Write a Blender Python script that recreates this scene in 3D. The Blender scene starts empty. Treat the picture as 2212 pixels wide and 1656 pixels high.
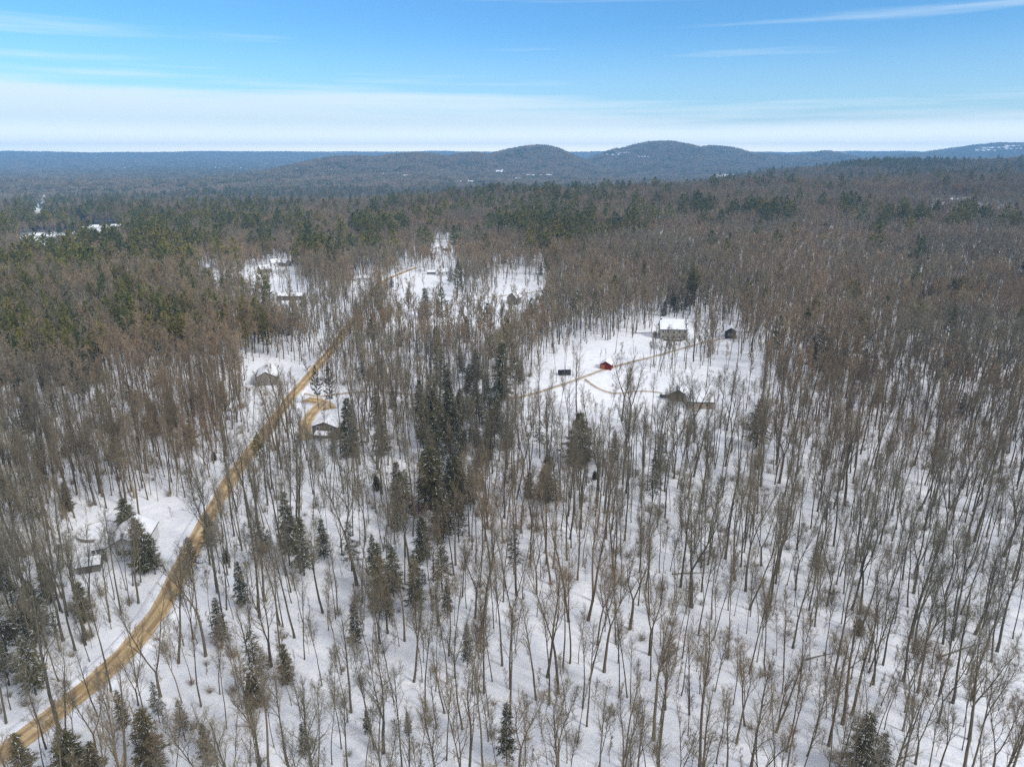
import bpy, math, random
import numpy as np
from mathutils import Vector, noise as mnoise

C = bpy.context.scene.collection
SC = bpy.context.scene
rad = math.radians

# ------------------------------------------------------------------ camera, sky, sun, exposure
PITCH = rad(18.4)
CAM_H = 100.0
cam = bpy.data.cameras.new('camera')
cam.sensor_width = 36.0
cam.lens = 24.43
cam.clip_start = 1.0
cam.clip_end = 90000.0
cam_o = bpy.data.objects.new('camera', cam)
C.objects.link(cam_o)
cam_o.location = (0, 0, CAM_H)
cam_o.rotation_euler = (rad(90) - PITCH, 0, 0)
SC.camera = cam_o

SUN_EL, SUN_AZ = rad(36), rad(125)          # azimuth clockwise from +Y (the view direction)
W = bpy.data.worlds.new('World')
SC.world = W
W.use_nodes = True
nt = W.node_tree
nt.nodes.clear()


def NN(nt, typ, **kw):
    n = nt.nodes.new(typ)
    for k, v in kw.items():
        if k.startswith('i_'):
            n.inputs[k[2:].replace('_', ' ')].default_value = v
        else:
            setattr(n, k, v)
    return n


def math_node(nt, op, a, b=None, c=None, clamp=False):
    n = nt.nodes.new('ShaderNodeMath')
    n.operation = op
    n.use_clamp = clamp
    for i, v in enumerate((a, b, c)):
        if v is None:
            continue
        if hasattr(v, 'is_linked') or hasattr(v, 'links'):
            nt.links.new(v, n.inputs[i])
        else:
            n.inputs[i].default_value = v
    return n.outputs[0]


def mixcol(nt, fac, a, b, mode='MIX'):
    n = nt.nodes.new('ShaderNodeMix')
    n.data_type = 'RGBA'
    n.blend_type = mode
    for s, v in ((n.inputs[0], fac), (n.inputs[6], a), (n.inputs[7], b)):
        if hasattr(v, 'links'):
            nt.links.new(v, s)
        elif isinstance(v, (int, float)):
            s.default_value = v
        else:
            s.default_value = (*v, 1) if len(v) == 3 else v
    return n.outputs[2]


def smooth(nt, x, a, b):
    n = nt.nodes.new('ShaderNodeMapRange')
    n.interpolation_type = 'SMOOTHSTEP'
    nt.links.new(x, n.inputs[0])
    n.inputs[1].default_value, n.inputs[2].default_value = a, b
    n.inputs[3].default_value, n.inputs[4].default_value = 0.0, 1.0
    return n.outputs[0]


SKY_STR = 0.10
bg = NN(nt, 'ShaderNodeBackground')
bg.inputs['Strength'].default_value = SKY_STR
out = NN(nt, 'ShaderNodeOutputWorld')
nt.links.new(bg.outputs[0], out.inputs[0])
sky = NN(nt, 'ShaderNodeTexSky', sky_type='NISHITA', sun_disc=False)
sky.sun_elevation, sky.sun_rotation = SUN_EL, SUN_AZ
sky.altitude = 300
sky.air_density, sky.dust_density, sky.ozone_density = 1.0, 0.4, 2.5
tc = NN(nt, 'ShaderNodeTexCoord')
sep = NN(nt, 'ShaderNodeSeparateXYZ')
nt.links.new(tc.outputs['Generated'], sep.inputs[0])
X, Y, Z = sep.outputs
blue = mixcol(nt, 1.0, sky.outputs[0], (0.43, 0.80, 1.10), 'MULTIPLY')
# thin layered cloud: streaks stretched along the horizon
mp = NN(nt, 'ShaderNodeMapping')
mp.inputs['Scale'].default_value = (1.6, 1.6, 42)
mp.inputs['Rotation'].default_value = (0, rad(1.5), 0)
nt.links.new(tc.outputs['Generated'], mp.inputs[0])
n1 = NN(nt, 'ShaderNodeTexNoise')
n1.inputs['Scale'].default_value = 1.3
n1.inputs['Detail'].default_value = 6
n1.inputs['Roughness'].default_value = 0.55
nt.links.new(mp.outputs[0], n1.inputs[0])
nz = math_node(nt, 'SUBTRACT', n1.outputs[0], 0.5)
# low cloud bank, higher on the left
edge = math_node(nt, 'MULTIPLY_ADD', X, 0.042, Z)
edge = math_node(nt, 'MULTIPLY_ADD', nz, 0.11, edge)
bank = math_node(nt, 'SUBTRACT', 1.0, smooth(nt, edge, 0.036, 0.096), clamp=True)
bank = math_node(nt, 'MULTIPLY', bank, 0.93)
# wisps
mp2 = NN(nt, 'ShaderNodeMapping')
mp2.inputs['Scale'].default_value = (2.2, 2.2, 60)
mp2.inputs['Location'].default_value = (3.1, 0.7, 0.35)
mp2.inputs['Rotation'].default_value = (0, rad(-1.0), 0)
nt.links.new(tc.outputs['Generated'], mp2.inputs[0])
n2 = NN(nt, 'ShaderNodeTexNoise')
n2.inputs['Scale'].default_value = 0.8
n2.inputs['Detail'].default_value = 5
nt.links.new(mp2.outputs[0], n2.inputs[0])
wisp = math_node(nt, 'MULTIPLY', smooth(nt, n2.outputs[0], 0.52, 0.78), 0.5)
low = math_node(nt, 'MULTIPLY', math_node(nt, 'SUBTRACT', 1.0, smooth(nt, Z, 0.03, 0.16)), 0.32)
veil = math_node(nt, 'MULTIPLY', smooth(nt, Z, 0.22, 0.5), 0.85)       # high thin overcast overhead
m = math_node(nt, 'MAXIMUM', bank, math_node(nt, 'MAXIMUM', wisp, math_node(nt, 'MAXIMUM', low, veil)))
ccol = mixcol(nt, math_node(nt, 'SUBTRACT', 1.0, smooth(nt, Z, 0.002, 0.042), clamp=True), (5.9, 6.9, 7.5), (13.0, 13.2, 12.8))
ccol = mixcol(nt, math_node(nt, 'SUBTRACT', 1.0, smooth(nt, Z, 0.0, 0.017), clamp=True), ccol, (21.0, 19.0, 15.5))
ccol = mixcol(nt, smooth(nt, Z, 0.2, 0.5), ccol, (6.4, 6.3, 6.3))
col = mixcol(nt, m, blue, ccol)
nt.links.new(col, bg.inputs[0])

sl = bpy.data.lights.new('sun', 'SUN')
sl.energy = 2.0
sl.angle = rad(14)
sl.color = (1.0, 0.955, 0.89)
so = bpy.data.objects.new('sun', sl)
C.objects.link(so)
sd = Vector((math.sin(SUN_AZ) * math.cos(SUN_EL), math.cos(SUN_AZ) * math.cos(SUN_EL), math.sin(SUN_EL)))
so.rotation_euler = (-sd).to_track_quat('-Z', 'Y').to_euler()
so.location = (0, 0, 500)

SC.view_settings.view_transform = 'Standard'
SC.view_settings.look = 'None'
SC.view_settings.exposure = 0.52
SC.view_settings.gamma = 1.0
SC.cycles.use_denoising = False
SC.cycles.max_bounces = 4
SC.cycles.diffuse_bounces = 2
SC.cycles.glossy_bounces = 1
SC.cycles.transparent_max_bounces = 4
SC.cycles.volume_bounces = 1
SC.cycles.caustics_reflective = False
SC.cycles.caustics_refractive = False

# ------------------------------------------------------------------ picture <-> place
F = 1501.3                                  # focal length in the 2212-wide reading of the photograph
CX, CY = 1106.0, 828.0
sp_, cp_ = math.sin(PITCH), math.cos(PITCH)


def project(x, y, z):
    z = z - CAM_H
    d = y * cp_ - z * sp_
    up = y * sp_ + z * cp_
    d = np.where(d > 1e-3, d, 1e-3)
    return CX + F * x / d, CY - F * up / d, d


def sstep(a, b, v):
    t = np.clip((v - a) / (b - a), 0, 1)
    return t * t * (3 - 2 * t)


def roll(x, y, wl, s):
    k = 2 * math.pi / wl
    return (np.sin(x * k + s) * np.cos(y * k * 0.83 + 1.7 * s) + 0.6 * np.sin(x * k * 1.9 - y * k * 1.3 + 2.3 * s)
            + 0.4 * np.cos(x * k * 0.7 + y * k * 2.7 + 0.9 * s)) / 2.0


# far hills: px (2212 reading), px above eye level of the crest, distance, half width in px left/right, depth
EYE_PY = CY - F * math.tan(PITCH)           # horizon line in the picture


def hill(px, py, dist, wl, wr, dep):
    a = (px - CX) / F / (cp_ + (CY - EYE_PY) / F * sp_)
    cx, cy = a * dist, dist
    fwd = cp_ + (CY - EYE_PY) / F * sp_
    zc = CAM_H + (EYE_PY - py) / F * dist * 0.9
    k = dist / F / fwd
    return cx, cy, zc - 22, wl * k, wr * k, dep


HILLS = [
    hill(1165, 311, 5600, 150, 95, 900),
    hill(1030, 327, 5300, 110, 70, 800),
    hill(1430, 302, 6400, 130, 120, 1000),
    hill(1530, 313, 6500, 60, 130, 900),
    hill(1345, 318, 6300, 75, 60, 900),
    hill(1780, 324, 7200, 42, 60, 900),
    hill(2190, 314, 8000, 130, 260, 1200),
    hill(2000, 331, 7600, 160, 130, 1200),
    hill(1650, 331, 6800, 160, 160, 1200),
    hill(900, 329, 5000, 150, 130, 900),
    hill(760, 334, 4800, 130, 120, 800),
]


def H(x, y):
    x = np.asarray(x, float)
    y = np.asarray(y, float)
    r = np.hypot(x, y)
    h = 1.3 * roll(x, y, 170, 1.1) * sstep(60, 200, r)
    h = h + 5.0 * roll(x, y, 520, 2.6) * sstep(500, 1100, y)
    a = x / np.maximum(y, 300)
    A_ = np.interp(a, [-.6, -.35, -.1, 0, .25, .375, .565, .7, .9], [-20, -15, 3, 12, 24, 31, 37, 41, 42])
    B_ = np.interp(a, [-.6, 0, .2, .3, .337, .375, .5, .6, .7, .9], [-60, -55, -42, -4, 14, 28, 50, 58, 66, 70])
    D_ = np.minimum(A_, B_ + 30) - 12
    k = [0 * y, A_, D_, B_, B_ * 0 - 40.0, 0 * y - 60.0]
    yk = [380, 1400, 1850, 2450, 3250, 4200]
    for n_ in range(1, 6):
        h = h + (k[n_] - k[n_ - 1]) * sstep(yk[n_ - 1], yk[n_], y)
    h = h + 9.0 * roll(x, y, 1500, 4.2) * sstep(2500, 4000, y)
    tot = np.zeros_like(h)
    for cx, cy, zc, wl, wr, dep in HILLS:
        w = np.where(x < cx, wl, wr)
        g = np.exp(-((x - cx) / w) ** 2 * 0.8 - ((y - cy) / dep) ** 2 * 0.8)
        top = zc + 60
        tot = np.maximum(tot, top * g)
    h = h + tot
    # long low ridges at the very back
    h = h + (92 + 5 * roll(x, y, 5000, 0.4)) * sstep(8800, 10400, r) * sstep(0, 3000, y) * 0.6
    h = h + (150 + 8 * roll(x, y, 5000, 0.4) - 92 * 0.6) * sstep(11200, 13400, r) * sstep(0, 3000, y)
    return h


def P(px, py, z=0.0):
    """ground point (plus z metres) that is seen at a pixel of the 2212-wide reading"""
    u, v = (px - CX) / F, (py - CY) / F
    d = np.array([u, cp_ - v * sp_, -sp_ - v * cp_])
    ts = TS
    for _ in range(3):
        g = ts[:, None] * d[None]
        below = g[:, 2] + CAM_H <= H(g[:, 0], g[:, 1]) + z
        i = int(np.argmax(below)) if below.any() else len(ts) - 1
        ts = np.linspace(ts[max(i - 1, 0)], ts[i], 40)
    p = d * ts[-1]
    return Vector((p[0], p[1], float(H(p[0], p[1]))))


TS = np.geomspace(40, 14000, 600)


def zat(x, y):
    return float(H(x, y))


# ------------------------------------------------------------------ helpers
def tag(o, label=None, cat=None, group=None, kind=None):
    if label:
        o['label'] = label
    if cat:
        o['category'] = cat
    if group:
        o['group'] = group
    if kind:
        o['kind'] = kind
    return o


class MB:
    def __init__(s):
        s.v, s.f, s.m = [], [], []

    def face(s, pts, m=0):
        i = len(s.v)
        s.v.extend(tuple(p) for p in pts)
        s.f.append(tuple(range(i, i + len(pts))))
        s.m.append(m)

    def box(s, x0, y0, z0, x1, y1, z1, m=0):
        i = len(s.v)
        s.v.extend([(x0, y0, z0), (x1, y0, z0), (x1, y1, z0), (x0, y1, z0),
                    (x0, y0, z1), (x1, y0, z1), (x1, y1, z1), (x0, y1, z1)])
        for q in ((0, 3, 2, 1), (4, 5, 6, 7), (0, 1, 5, 4), (1, 2, 6, 5), (2, 3, 7, 6), (3, 0, 4, 7)):
            s.f.append(tuple(i + k for k in q))
            s.m.append(m)

    def prism(s, poly, axis, a, b, m=0):
        """poly in the plane across axis ('x','y','z'), swept from a to b"""
        n = len(poly)
        i = len(s.v)
        for t in (a, b):
            for p in poly:
                s.v.append({'x': (t, p[0], p[1]), 'y': (p[0], t, p[1]), 'z': (p[0], p[1], t)}[axis])
        s.f.append(tuple(i + k for k in range(n)))
        s.f.append(tuple(i + n + k for k in reversed(range(n))))
        for k in range(n):
            q = (k + 1) % n
            s.f.append((i + k, i + n + k, i + n + q, i + q))
        s.m += [m] * (n + 2)

    def tube(s, pts, rs, n=6, m=0):
        i0 = len(s.v)
        L = len(pts)
        for k in range(L):
            a = pts[max(k - 1, 0)]
            b = pts[min(k + 1, L - 1)]
            d = (b - a)
            if d.length < 1e-6:
                d = Vector((0, 0, 1))
            d.normalize()
            ref = Vector((1, 0, 0)) if abs(d.x) < 0.8 else Vector((0, 1, 0))
            u = d.cross(ref).normalized()
            w = d.cross(u)
            for j in range(n):
                t = 2 * math.pi * j / n
                q = pts[k] + (u * math.cos(t) + w * math.sin(t)) * rs[k]
                s.v.append((q.x, q.y, q.z))
        for k in range(L - 1):
            for j in range(n):
                a = i0 + k * n + j
                b = i0 + k * n + (j + 1) % n
                s.f.append((a, b, b + n, a + n))
                s.m.append(m)

    def tri(s, a, b, w, m=0):
        """thin pointed sliver from a to b, w wide at a"""
        d = b - a
        r = Vector((random.uniform(-1, 1), random.uniform(-1, 1), random.uniform(-1, 1)))
        u = d.cross(r)
        if u.length < 1e-6:
            return
        u.normalize()
        i = len(s.v)
        p, q = a + u * w * 0.5, a - u * w * 0.5
        s.v.extend([(p.x, p.y, p.z), (q.x, q.y, q.z), (b.x, b.y, b.z)])
        s.f.append((i, i + 1, i + 2))
        s.m.append(m)

    def mesh(s, name, mats, smooth_=False):
        me = bpy.data.meshes.new(name)
        me.from_pydata(s.v, [], s.f)
        for mt in (mats if isinstance(mats, (list, tuple)) else [mats]):
            me.materials.append(mt)
        me.polygons.foreach_set('material_index', s.m)
        if smooth_:
            me.polygons.foreach_set('use_smooth', [True] * len(s.f))
        me.update()
        return me

    def build(s, name, mats, parent=None, smooth_=False):
        o = bpy.data.objects.new(name, s.mesh(name, mats, smooth_))
        C.objects.link(o)
        if parent is not None:
            o.parent = parent
        return o


def empty(name, loc, rz=0.0):
    o = bpy.data.objects.new(name, None)
    o.empty_display_size = 0.5
    o.location = loc
    o.rotation_euler = (0, 0, rz)
    C.objects.link(o)
    return o


def grid_mesh(name, V, nu, nv, mat, wrap=False):
    """V: (nu*nv,3) array, index i*nv+j"""
    me = bpy.data.meshes.new(name)
    i = np.arange(nu - 1 if not wrap else nu)
    j = np.arange(nv - 1)
    I, J = np.meshgrid(i, j, indexing='ij')
    I2 = (I + 1) % nu
    q = np.stack([I * nv + J, I2 * nv + J, I2 * nv + J + 1, I * nv + J + 1], -1).reshape(-1, 4)
    me.vertices.add(len(V))
    me.vertices.foreach_set('co', V.astype(np.float32).ravel())
    me.loops.add(q.size)
    me.loops.foreach_set('vertex_index', q.ravel().astype(np.int32))
    me.polygons.add(len(q))
    me.polygons.foreach_set('loop_start', (np.arange(len(q)) * 4).astype(np.int32))
    me.polygons.foreach_set('use_smooth', np.ones(len(q), bool))
    me.update(calc_edges=True)
    me.materials.append(mat)
    return me


# ------------------------------------------------------------------ materials
def mat_new(name, rough=0.9, spec=0.1):
    m = bpy.data.materials.new(name)
    m.use_nodes = True
    b = m.node_tree.nodes['Principled BSDF']
    b.inputs['Roughness'].default_value = rough
    b.inputs['Specular IOR Level'].default_value = spec
    return m, m.node_tree, b


def noise_tex(nt, scale, detail=4, vec=None, rough=0.55):
    n = NN(nt, 'ShaderNodeTexNoise')
    n.inputs['Scale'].default_value = scale
    n.inputs['Detail'].default_value = detail
    n.inputs['Roughness'].default_value = rough
    if vec is not None:
        nt.links.new(vec, n.inputs['Vector'])
    return n.outputs['Fac']


def two_tone(name, a, b, scale=2.0, rough=0.9, lo=0.35, hi=0.65, obj=True, bump=0.0, stretch=None, spec=0.1):
    m, nt, bs = mat_new(name, rough, spec)
    tc = NN(nt, 'ShaderNodeTexCoord')
    vec = tc.outputs['Object']
    if stretch:
        mp = NN(nt, 'ShaderNodeMapping')
        mp.inputs['Scale'].default_value = stretch
        nt.links.new(vec, mp.inputs[0])
        vec = mp.outputs[0]
    f = noise_tex(nt, scale, 5, vec)
    s_ = smooth(nt, f, lo, hi)
    c = mixcol(nt, s_, a, b)
    nt.links.new(c, bs.inputs['Base Color'])
    if bump:
        bp = NN(nt, 'ShaderNodeBump')
        bp.inputs['Strength'].default_value = bump
        nt.links.new(f, bp.inputs['Height'])
        nt.links.new(bp.outputs[0], bs.inputs['Normal'])
    return m


def per_tree(name, cols, rough=0.95, jitter=0.25):
    """each copy takes its own tone from a ramp of real bark/needle colours"""
    m, nt, bs = mat_new(name, rough, 0.05)
    oi = NN(nt, 'ShaderNodeObjectInfo')
    cr = NN(nt, 'ShaderNodeValToRGB')
    el = cr.color_ramp.elements
    n = len(cols)
    el[0].color = (*cols[0], 1)
    el[0].position = 0
    el[1].color = (*cols[-1], 1)
    el[1].position = 1
    for i in range(1, n - 1):
        e = el.new(i / (n - 1))
        e.color = (*cols[i], 1)
    nt.links.new(oi.outputs['Random'], cr.inputs[0])
    ge = NN(nt, 'ShaderNodeNewGeometry')
    f = noise_tex(nt, 1.1, 3, ge.outputs['Position'])
    k = math_node(nt, 'MULTIPLY_ADD', f, jitter * 2, 1 - jitter)
    # woods differ in tone from stand to stand
    mp = NN(nt, 'ShaderNodeMapping')
    mp.inputs['Scale'].default_value = (1, 1, 0.02)
    nt.links.new(ge.outputs['Position'], mp.inputs[0])
    f2 = noise_tex(nt, 0.006, 3, mp.outputs[0])
    k2 = math_node(nt, 'MULTIPLY_ADD', f2, 0.8, 0.6)
    k = math_node(nt, 'MULTIPLY', k, k2)
    c = NN(nt, 'ShaderNodeVectorMath', operation='SCALE')
    nt.links.new(cr.outputs[0], c.inputs[0])
    nt.links.new(k, c.inputs['Scale'])
    f3 = noise_tex(nt, 0.011, 3, mp.outputs[0])
    tint = mixcol(nt, smooth(nt, f3, 0.38, 0.62), (0.90, 0.98, 1.0), (1.04, 0.97, 0.90))
    cc = mixcol(nt, 1.0, c.outputs[0], tint, 'MULTIPLY')
    nt.links.new(cc, bs.inputs['Base Color'])
    return m


M_BARK = per_tree('bark_grey_brown', [(0.105, 0.086, 0.060), (0.155, 0.125, 0.088), (0.115, 0.092, 0.063), (0.20, 0.165, 0.115)])
M_TWIG = per_tree('twigs_brown', [(0.235, 0.183, 0.125), (0.30, 0.230, 0.155), (0.20, 0.165, 0.118), (0.35, 0.275, 0.175), (0.29, 0.195, 0.130)])
M_FINE = per_tree('fine_twigs', [(0.175, 0.142, 0.098), (0.225, 0.178, 0.118), (0.155, 0.130, 0.094), (0.27, 0.215, 0.14), (0.21, 0.150, 0.102)])
M_BIRCH = per_tree('pale_bark', [(0.24, 0.21, 0.17), (0.30, 0.26, 0.21)])
M_PINEBARK = per_tree('pine_bark', [(0.06, 0.05, 0.042), (0.085, 0.068, 0.055)])
M_PINE = per_tree('pine_needles', [(0.145, 0.145, 0.042), (0.21, 0.185, 0.046), (0.10, 0.120, 0.045), (0.26, 0.215, 0.050), (0.14, 0.142, 0.045)], jitter=0.4)
M_PINEY = per_tree('pine_needles_yellow', [(0.13, 0.125, 0.022), (0.15, 0.135, 0.025)], jitter=0.35)
M_HEM = per_tree('hemlock_needles', [(0.088, 0.086, 0.038), (0.118, 0.106, 0.046), (0.135, 0.110, 0.056), (0.076, 0.082, 0.042)], jitter=0.4)
M_HEMO = per_tree('hemlock_needles_olive', [(0.075, 0.066, 0.032), (0.090, 0.078, 0.040)], jitter=0.4)
M_RUST = per_tree('dry_oak_leaves', [(0.19, 0.10, 0.05), (0.16, 0.08, 0.045)], jitter=0.3)


def snow_mat(name='snow', forest=True):
    m, nt, bs = mat_new(name, 0.8, 0.25)
    ge = NN(nt, 'ShaderNodeNewGeometry')
    pos = ge.outputs['Position']
    big = noise_tex(nt, 0.03, 4, pos)
    mid = noise_tex(nt, 0.35, 5, pos)
    fine = noise_tex(nt, 2.2, 4, pos, 0.7)
    base = mixcol(nt, smooth(nt, mid, 0.3, 0.7), (0.74, 0.77, 0.83), (0.86, 0.87, 0.90))
    if forest:
        # litter and twigs that lie on the snow
        lit = math_node(nt, 'MULTIPLY', smooth(nt, fine, 0.60, 0.72), smooth(nt, big, 0.35, 0.7))
        lit = math_node(nt, 'MULTIPLY', lit, 0.62)
        base = mixcol(nt, lit, base, (0.30, 0.26, 0.22))
        # beyond the open wood the floor is mostly brown litter with snow left in patches
        sep = NN(nt, 'ShaderNodeSeparateXYZ')
        nt.links.new(pos, sep.inputs[0])
        ln = NN(nt, 'ShaderNodeVectorMath', operation='LENGTH')
        nt.links.new(pos, ln.inputs[0])
        patch = noise_tex(nt, 0.008, 5, pos)
        far = math_node(nt, 'MULTIPLY', smooth(nt, ln.outputs['Value'], 800, 1500), smooth(nt, patch, 0.30, 0.46))
        far = math_node(nt, 'MAXIMUM', far, smooth(nt, ln.outputs['Value'], 1500, 2300))
        tex = noise_tex(nt, 0.02, 6, pos, 0.65)
        wood = mixcol(nt, smooth(nt, tex, 0.42, 0.58), (0.075, 0.068, 0.055), (0.035, 0.045, 0.030))
        base = mixcol(nt, far, base, wood)
    nt.links.new(base, bs.inputs['Base Color'])
    bp = NN(nt, 'ShaderNodeBump')
    bp.inputs['Strength'].default_value = 0.5
    bp.inputs['Distance'].default_value = 0.5
    h = math_node(nt, 'MULTIPLY_ADD', fine, 0.35, mid)
    nt.links.new(h, bp.inputs['Height'])
    nt.links.new(bp.outputs[0], bs.inputs['Normal'])
    return m


M_SNOW = snow_mat('snow_ground', True)
M_SNOWC = snow_mat('snow_clean', False)


def road_mat(name, along, snow_amt, c1, c2):
    """UV.x across 0..1, UV.y metres along"""
    m, nt, bs = mat_new(name, 0.95, 0.08)
    uv = NN(nt, 'ShaderNodeTexCoord').outputs['UV']
    sp = NN(nt, 'ShaderNodeSeparateXYZ')
    nt.links.new(uv, sp.inputs[0])
    u, v = sp.outputs[0], sp.outputs[1]
    mp = NN(nt, 'ShaderNodeMapping')
    mp.inputs['Scale'].default_value = (9, 0.09, 1)
    nt.links.new(uv, mp.inputs[0])
    st = noise_tex(nt, 1.6, 5, mp.outputs[0])
    ge = NN(nt, 'ShaderNodeNewGeometry')
    g = noise_tex(nt, 0.22, 5, ge.outputs['Position'])
    f = math_node(nt, 'MULTIPLY_ADD', g, 0.6, math_node(nt, 'MULTIPLY', st, 0.6))
    c = mixcol(nt, smooth(nt, f, 0.48, 0.70), c1, c2)
    # wheel tracks
    w = math_node(nt, 'ABSOLUTE', math_node(nt, 'SUBTRACT', math_node(nt, 'ABSOLUTE', math_node(nt, 'SUBTRACT', u, 0.5)), 0.2))
    tr = math_node(nt, 'MULTIPLY', math_node(nt, 'SUBTRACT', 1.0, smooth(nt, w, 0.03, 0.13)), 0.6)
    c = mixcol(nt, tr, c, tuple(x * 0.60 for x in c1))
    # snow at the edges and in scraps between the tracks
    e = math_node(nt, 'ABSOLUTE', math_node(nt, 'SUBTRACT', u, 0.5))
    e2 = math_node(nt, 'MULTIPLY_ADD', noise_tex(nt, 0.5, 5, ge.outputs['Position']), 0.34, e)
    s1 = smooth(nt, e2, 0.60 - snow_amt * 0.28, 0.68 - snow_amt * 0.2)
    sc = math_node(nt, 'MULTIPLY', smooth(nt, st, 0.60, 0.68), 0.35 + snow_amt * 0.6)
    s1 = math_node(nt, 'MAXIMUM', s1, math_node(nt, 'MULTIPLY', sc, math_node(nt, 'SUBTRACT', 1.0, math_node(nt, 'MULTIPLY', tr, 2.0), clamp=True)))
    c = mixcol(nt, s1, c, (0.78, 0.79, 0.82))
    nt.links.new(c, bs.inputs['Base Color'])
    bp = NN(nt, 'ShaderNodeBump')
    bp.inputs['Strength'].default_value = 0.4
    bp.inputs['Distance'].default_value = 0.1
    nt.links.new(f, bp.inputs['Height'])
    nt.links.new(bp.outputs[0], bs.inputs['Normal'])
    return m


M_ROAD = road_mat('packed_sand', True, 0.0, (0.44, 0.305, 0.155), (0.66, 0.50, 0.29))
M_DRIVE = road_mat('muddy_drive', True, 0.85, (0.36, 0.28, 0.19), (0.56, 0.48, 0.38))

# ------------------------------------------------------------------ the ground: one sheet to the horizon
rr = np.concatenate([[0.01], np.linspace(8, 60, 8), np.geomspace(63, 14300, 300)])
an = np.concatenate([np.linspace(-46, 46, 420), np.linspace(47, 313, 90)]) * math.pi / 180
A, R = np.meshgrid(an, rr, indexing='ij')
GX, GY = R * np.sin(A), R * np.cos(A)
GZ = H(GX, GY)
V = np.stack([GX, GY, GZ], -1).reshape(-1, 3)
g_o = bpy.data.objects.new('ground', grid_mesh('ground', V, len(an), len(rr), M_SNOW, wrap=True))
C.objects.link(g_o)
tag(g_o, kind='structure')


def ribbon(name, pts, width, mat, lift, taper=None, label=None):
    """sheet of ground laid along a smooth line; pts are (x,y) on the ground"""
    P2 = [Vector((p[0], p[1])) for p in pts]
    res = []
    n = len(P2)
    for i in range(n - 1):
        p0, p1, p2, p3 = P2[max(i - 1, 0)], P2[i], P2[i + 1], P2[min(i + 2, n - 1)]
        st = max(2, int((p2 - p1).length / 2.5))
        for k in range(st):
            t = k / st
            res.append(0.5 * ((2 * p1) + (p2 - p0) * t + (2 * p0 - 5 * p1 + 4 * p2 - p3) * t * t + (3 * p1 - p0 - 3 * p2 + p3) * t ** 3))
    res.append(P2[-1])
    nv = 7
    VV, UV = [], []
    s = 0
    for i, p in enumerate(res):
        a, b = res[max(i - 1, 0)], res[min(i + 1, len(res) - 1)]
        d = (b - a).normalized()
        nrm = Vector((d.y, -d.x))
        if i:
            s += (p - res[i - 1]).length
        w = width if taper is None else width * (taper[0] + (taper[1] - taper[0]) * i / (len(res) - 1))
        for j in range(nv):
            q = p + nrm * w * (j / (nv - 1) - 0.5)
            VV.append((q.x, q.y, zat(q.x, q.y) + lift))
            UV.append((j / (nv - 1), s))
    me = grid_mesh(name, np.array(VV), len(res), nv, mat)
    uvl = me.uv_layers.new(name='UVMap')
    vi = np.empty(len(me.loops), np.int32)
    me.loops.foreach_get('vertex_index', vi)
    uvl.data.foreach_set('uv', np.array(UV, np.float32)[vi].ravel())
    o = bpy.data.objects.new(name, me)
    C.objects.link(o)
    tag(o, label, kind='structure')
    return [(p.x, p.y) for p in res]


def pts_px(lst):
    return [P(a, b)[:2] for a, b in lst]


ROADW = 5.9
road_px = [(-120, 1715), (20, 1617), (150, 1515), (255, 1425), (333, 1335), (385, 1245), (432, 1150), (482, 1062),
           (535, 985), (598, 900), (642, 842), (690, 786), (742, 718), (780, 668), (800, 635), (826, 610), (868, 590), (900, 578)]
road_line = ribbon('dirt_road', pts_px(road_px), ROADW, M_ROAD, 0.10)
# side lane from the junction through the wood to the right-hand house
lane_px = [(655, 850), (690, 856), (740, 850), (800, 846), (870, 850), (960, 858), (1060, 862), (1120, 858), (1180, 842),
           (1240, 822), (1300, 800), (1350, 786), (1420, 768), (1490, 748), (1540, 736), (1590, 728)]
lane_line = ribbon('driveway', pts_px(lane_px), 3.9, M_DRIVE, 0.06)
fork_line = ribbon('driveway_fork', pts_px([(660, 862), (690, 868), (712, 884)]), 9.0, M_ROAD, 0.075, (0.9, 0.8))
fork2 = ribbon('driveway_spur', pts_px([(700, 868), (672, 895), (658, 925), (664, 950)]), 5.0, M_ROAD, 0.09)
spur_line = ribbon('lower_driveway', pts_px([(1262, 818), (1290, 838), (1330, 850), (1375, 845), (1420, 847), (1455, 858)]), 3.2, M_DRIVE, 0.05)
mid_lane = ribbon('side_track', pts_px([(880, 672), (940, 664), (1000, 654), (1060, 642), (1130, 634), (1180, 626)]), 3.6, M_DRIVE, 0.07)
LINES = [(road_line, ROADW / 2 + 2.5), (lane_line, 3.4), (fork_line, 6), (fork2, 3.4), (spur_line, 2.8), (mid_lane, 3.0)]


def bank(line, off, name):
    """ploughed snow thrown up along the road edge"""
    random.seed(len(line) + int(off * 10))
    VV = []
    nv = 6
    n = len(line)
    for i in range(n):
        a, b = Vector(line[max(i - 1, 0)]), Vector(line[min(i + 1, n - 1)])
        d = (b - a).normalized()
        nrm = Vector((d.y, -d.x))
        p = Vector(line[i])
        hh = 0.35 + 0.35 * (0.5 + mnoise.noise(Vector((p.x * 0.15, p.y * 0.15, off))))
        ww = 1.1 + 0.5 * mnoise.noise(Vector((p.x * 0.1, p.y * 0.1, 3 + off)))
        o_ = off + 0.25 * mnoise.noise(Vector((p.x * 0.4, p.y * 0.4, 9.0)))
        for j in range(nv):
            t = j / (nv - 1) * 2 - 1
            q = p + nrm * (o_ + t * ww)
            VV.append((q.x, q.y, zat(q.x, q.y) - 0.02 + hh * (1 - t * t) ** 0.8))
    o = bpy.data.objects.new(name, grid_mesh(name, np.array(VV), n, nv, M_SNOWC))
    C.objects.link(o)
    tag(o, kind='structure')


bank(road_line, ROADW / 2 + 0.5, 'snow_bank')
bank(road_line, -ROADW / 2 - 0.5, 'snow_bank')

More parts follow.
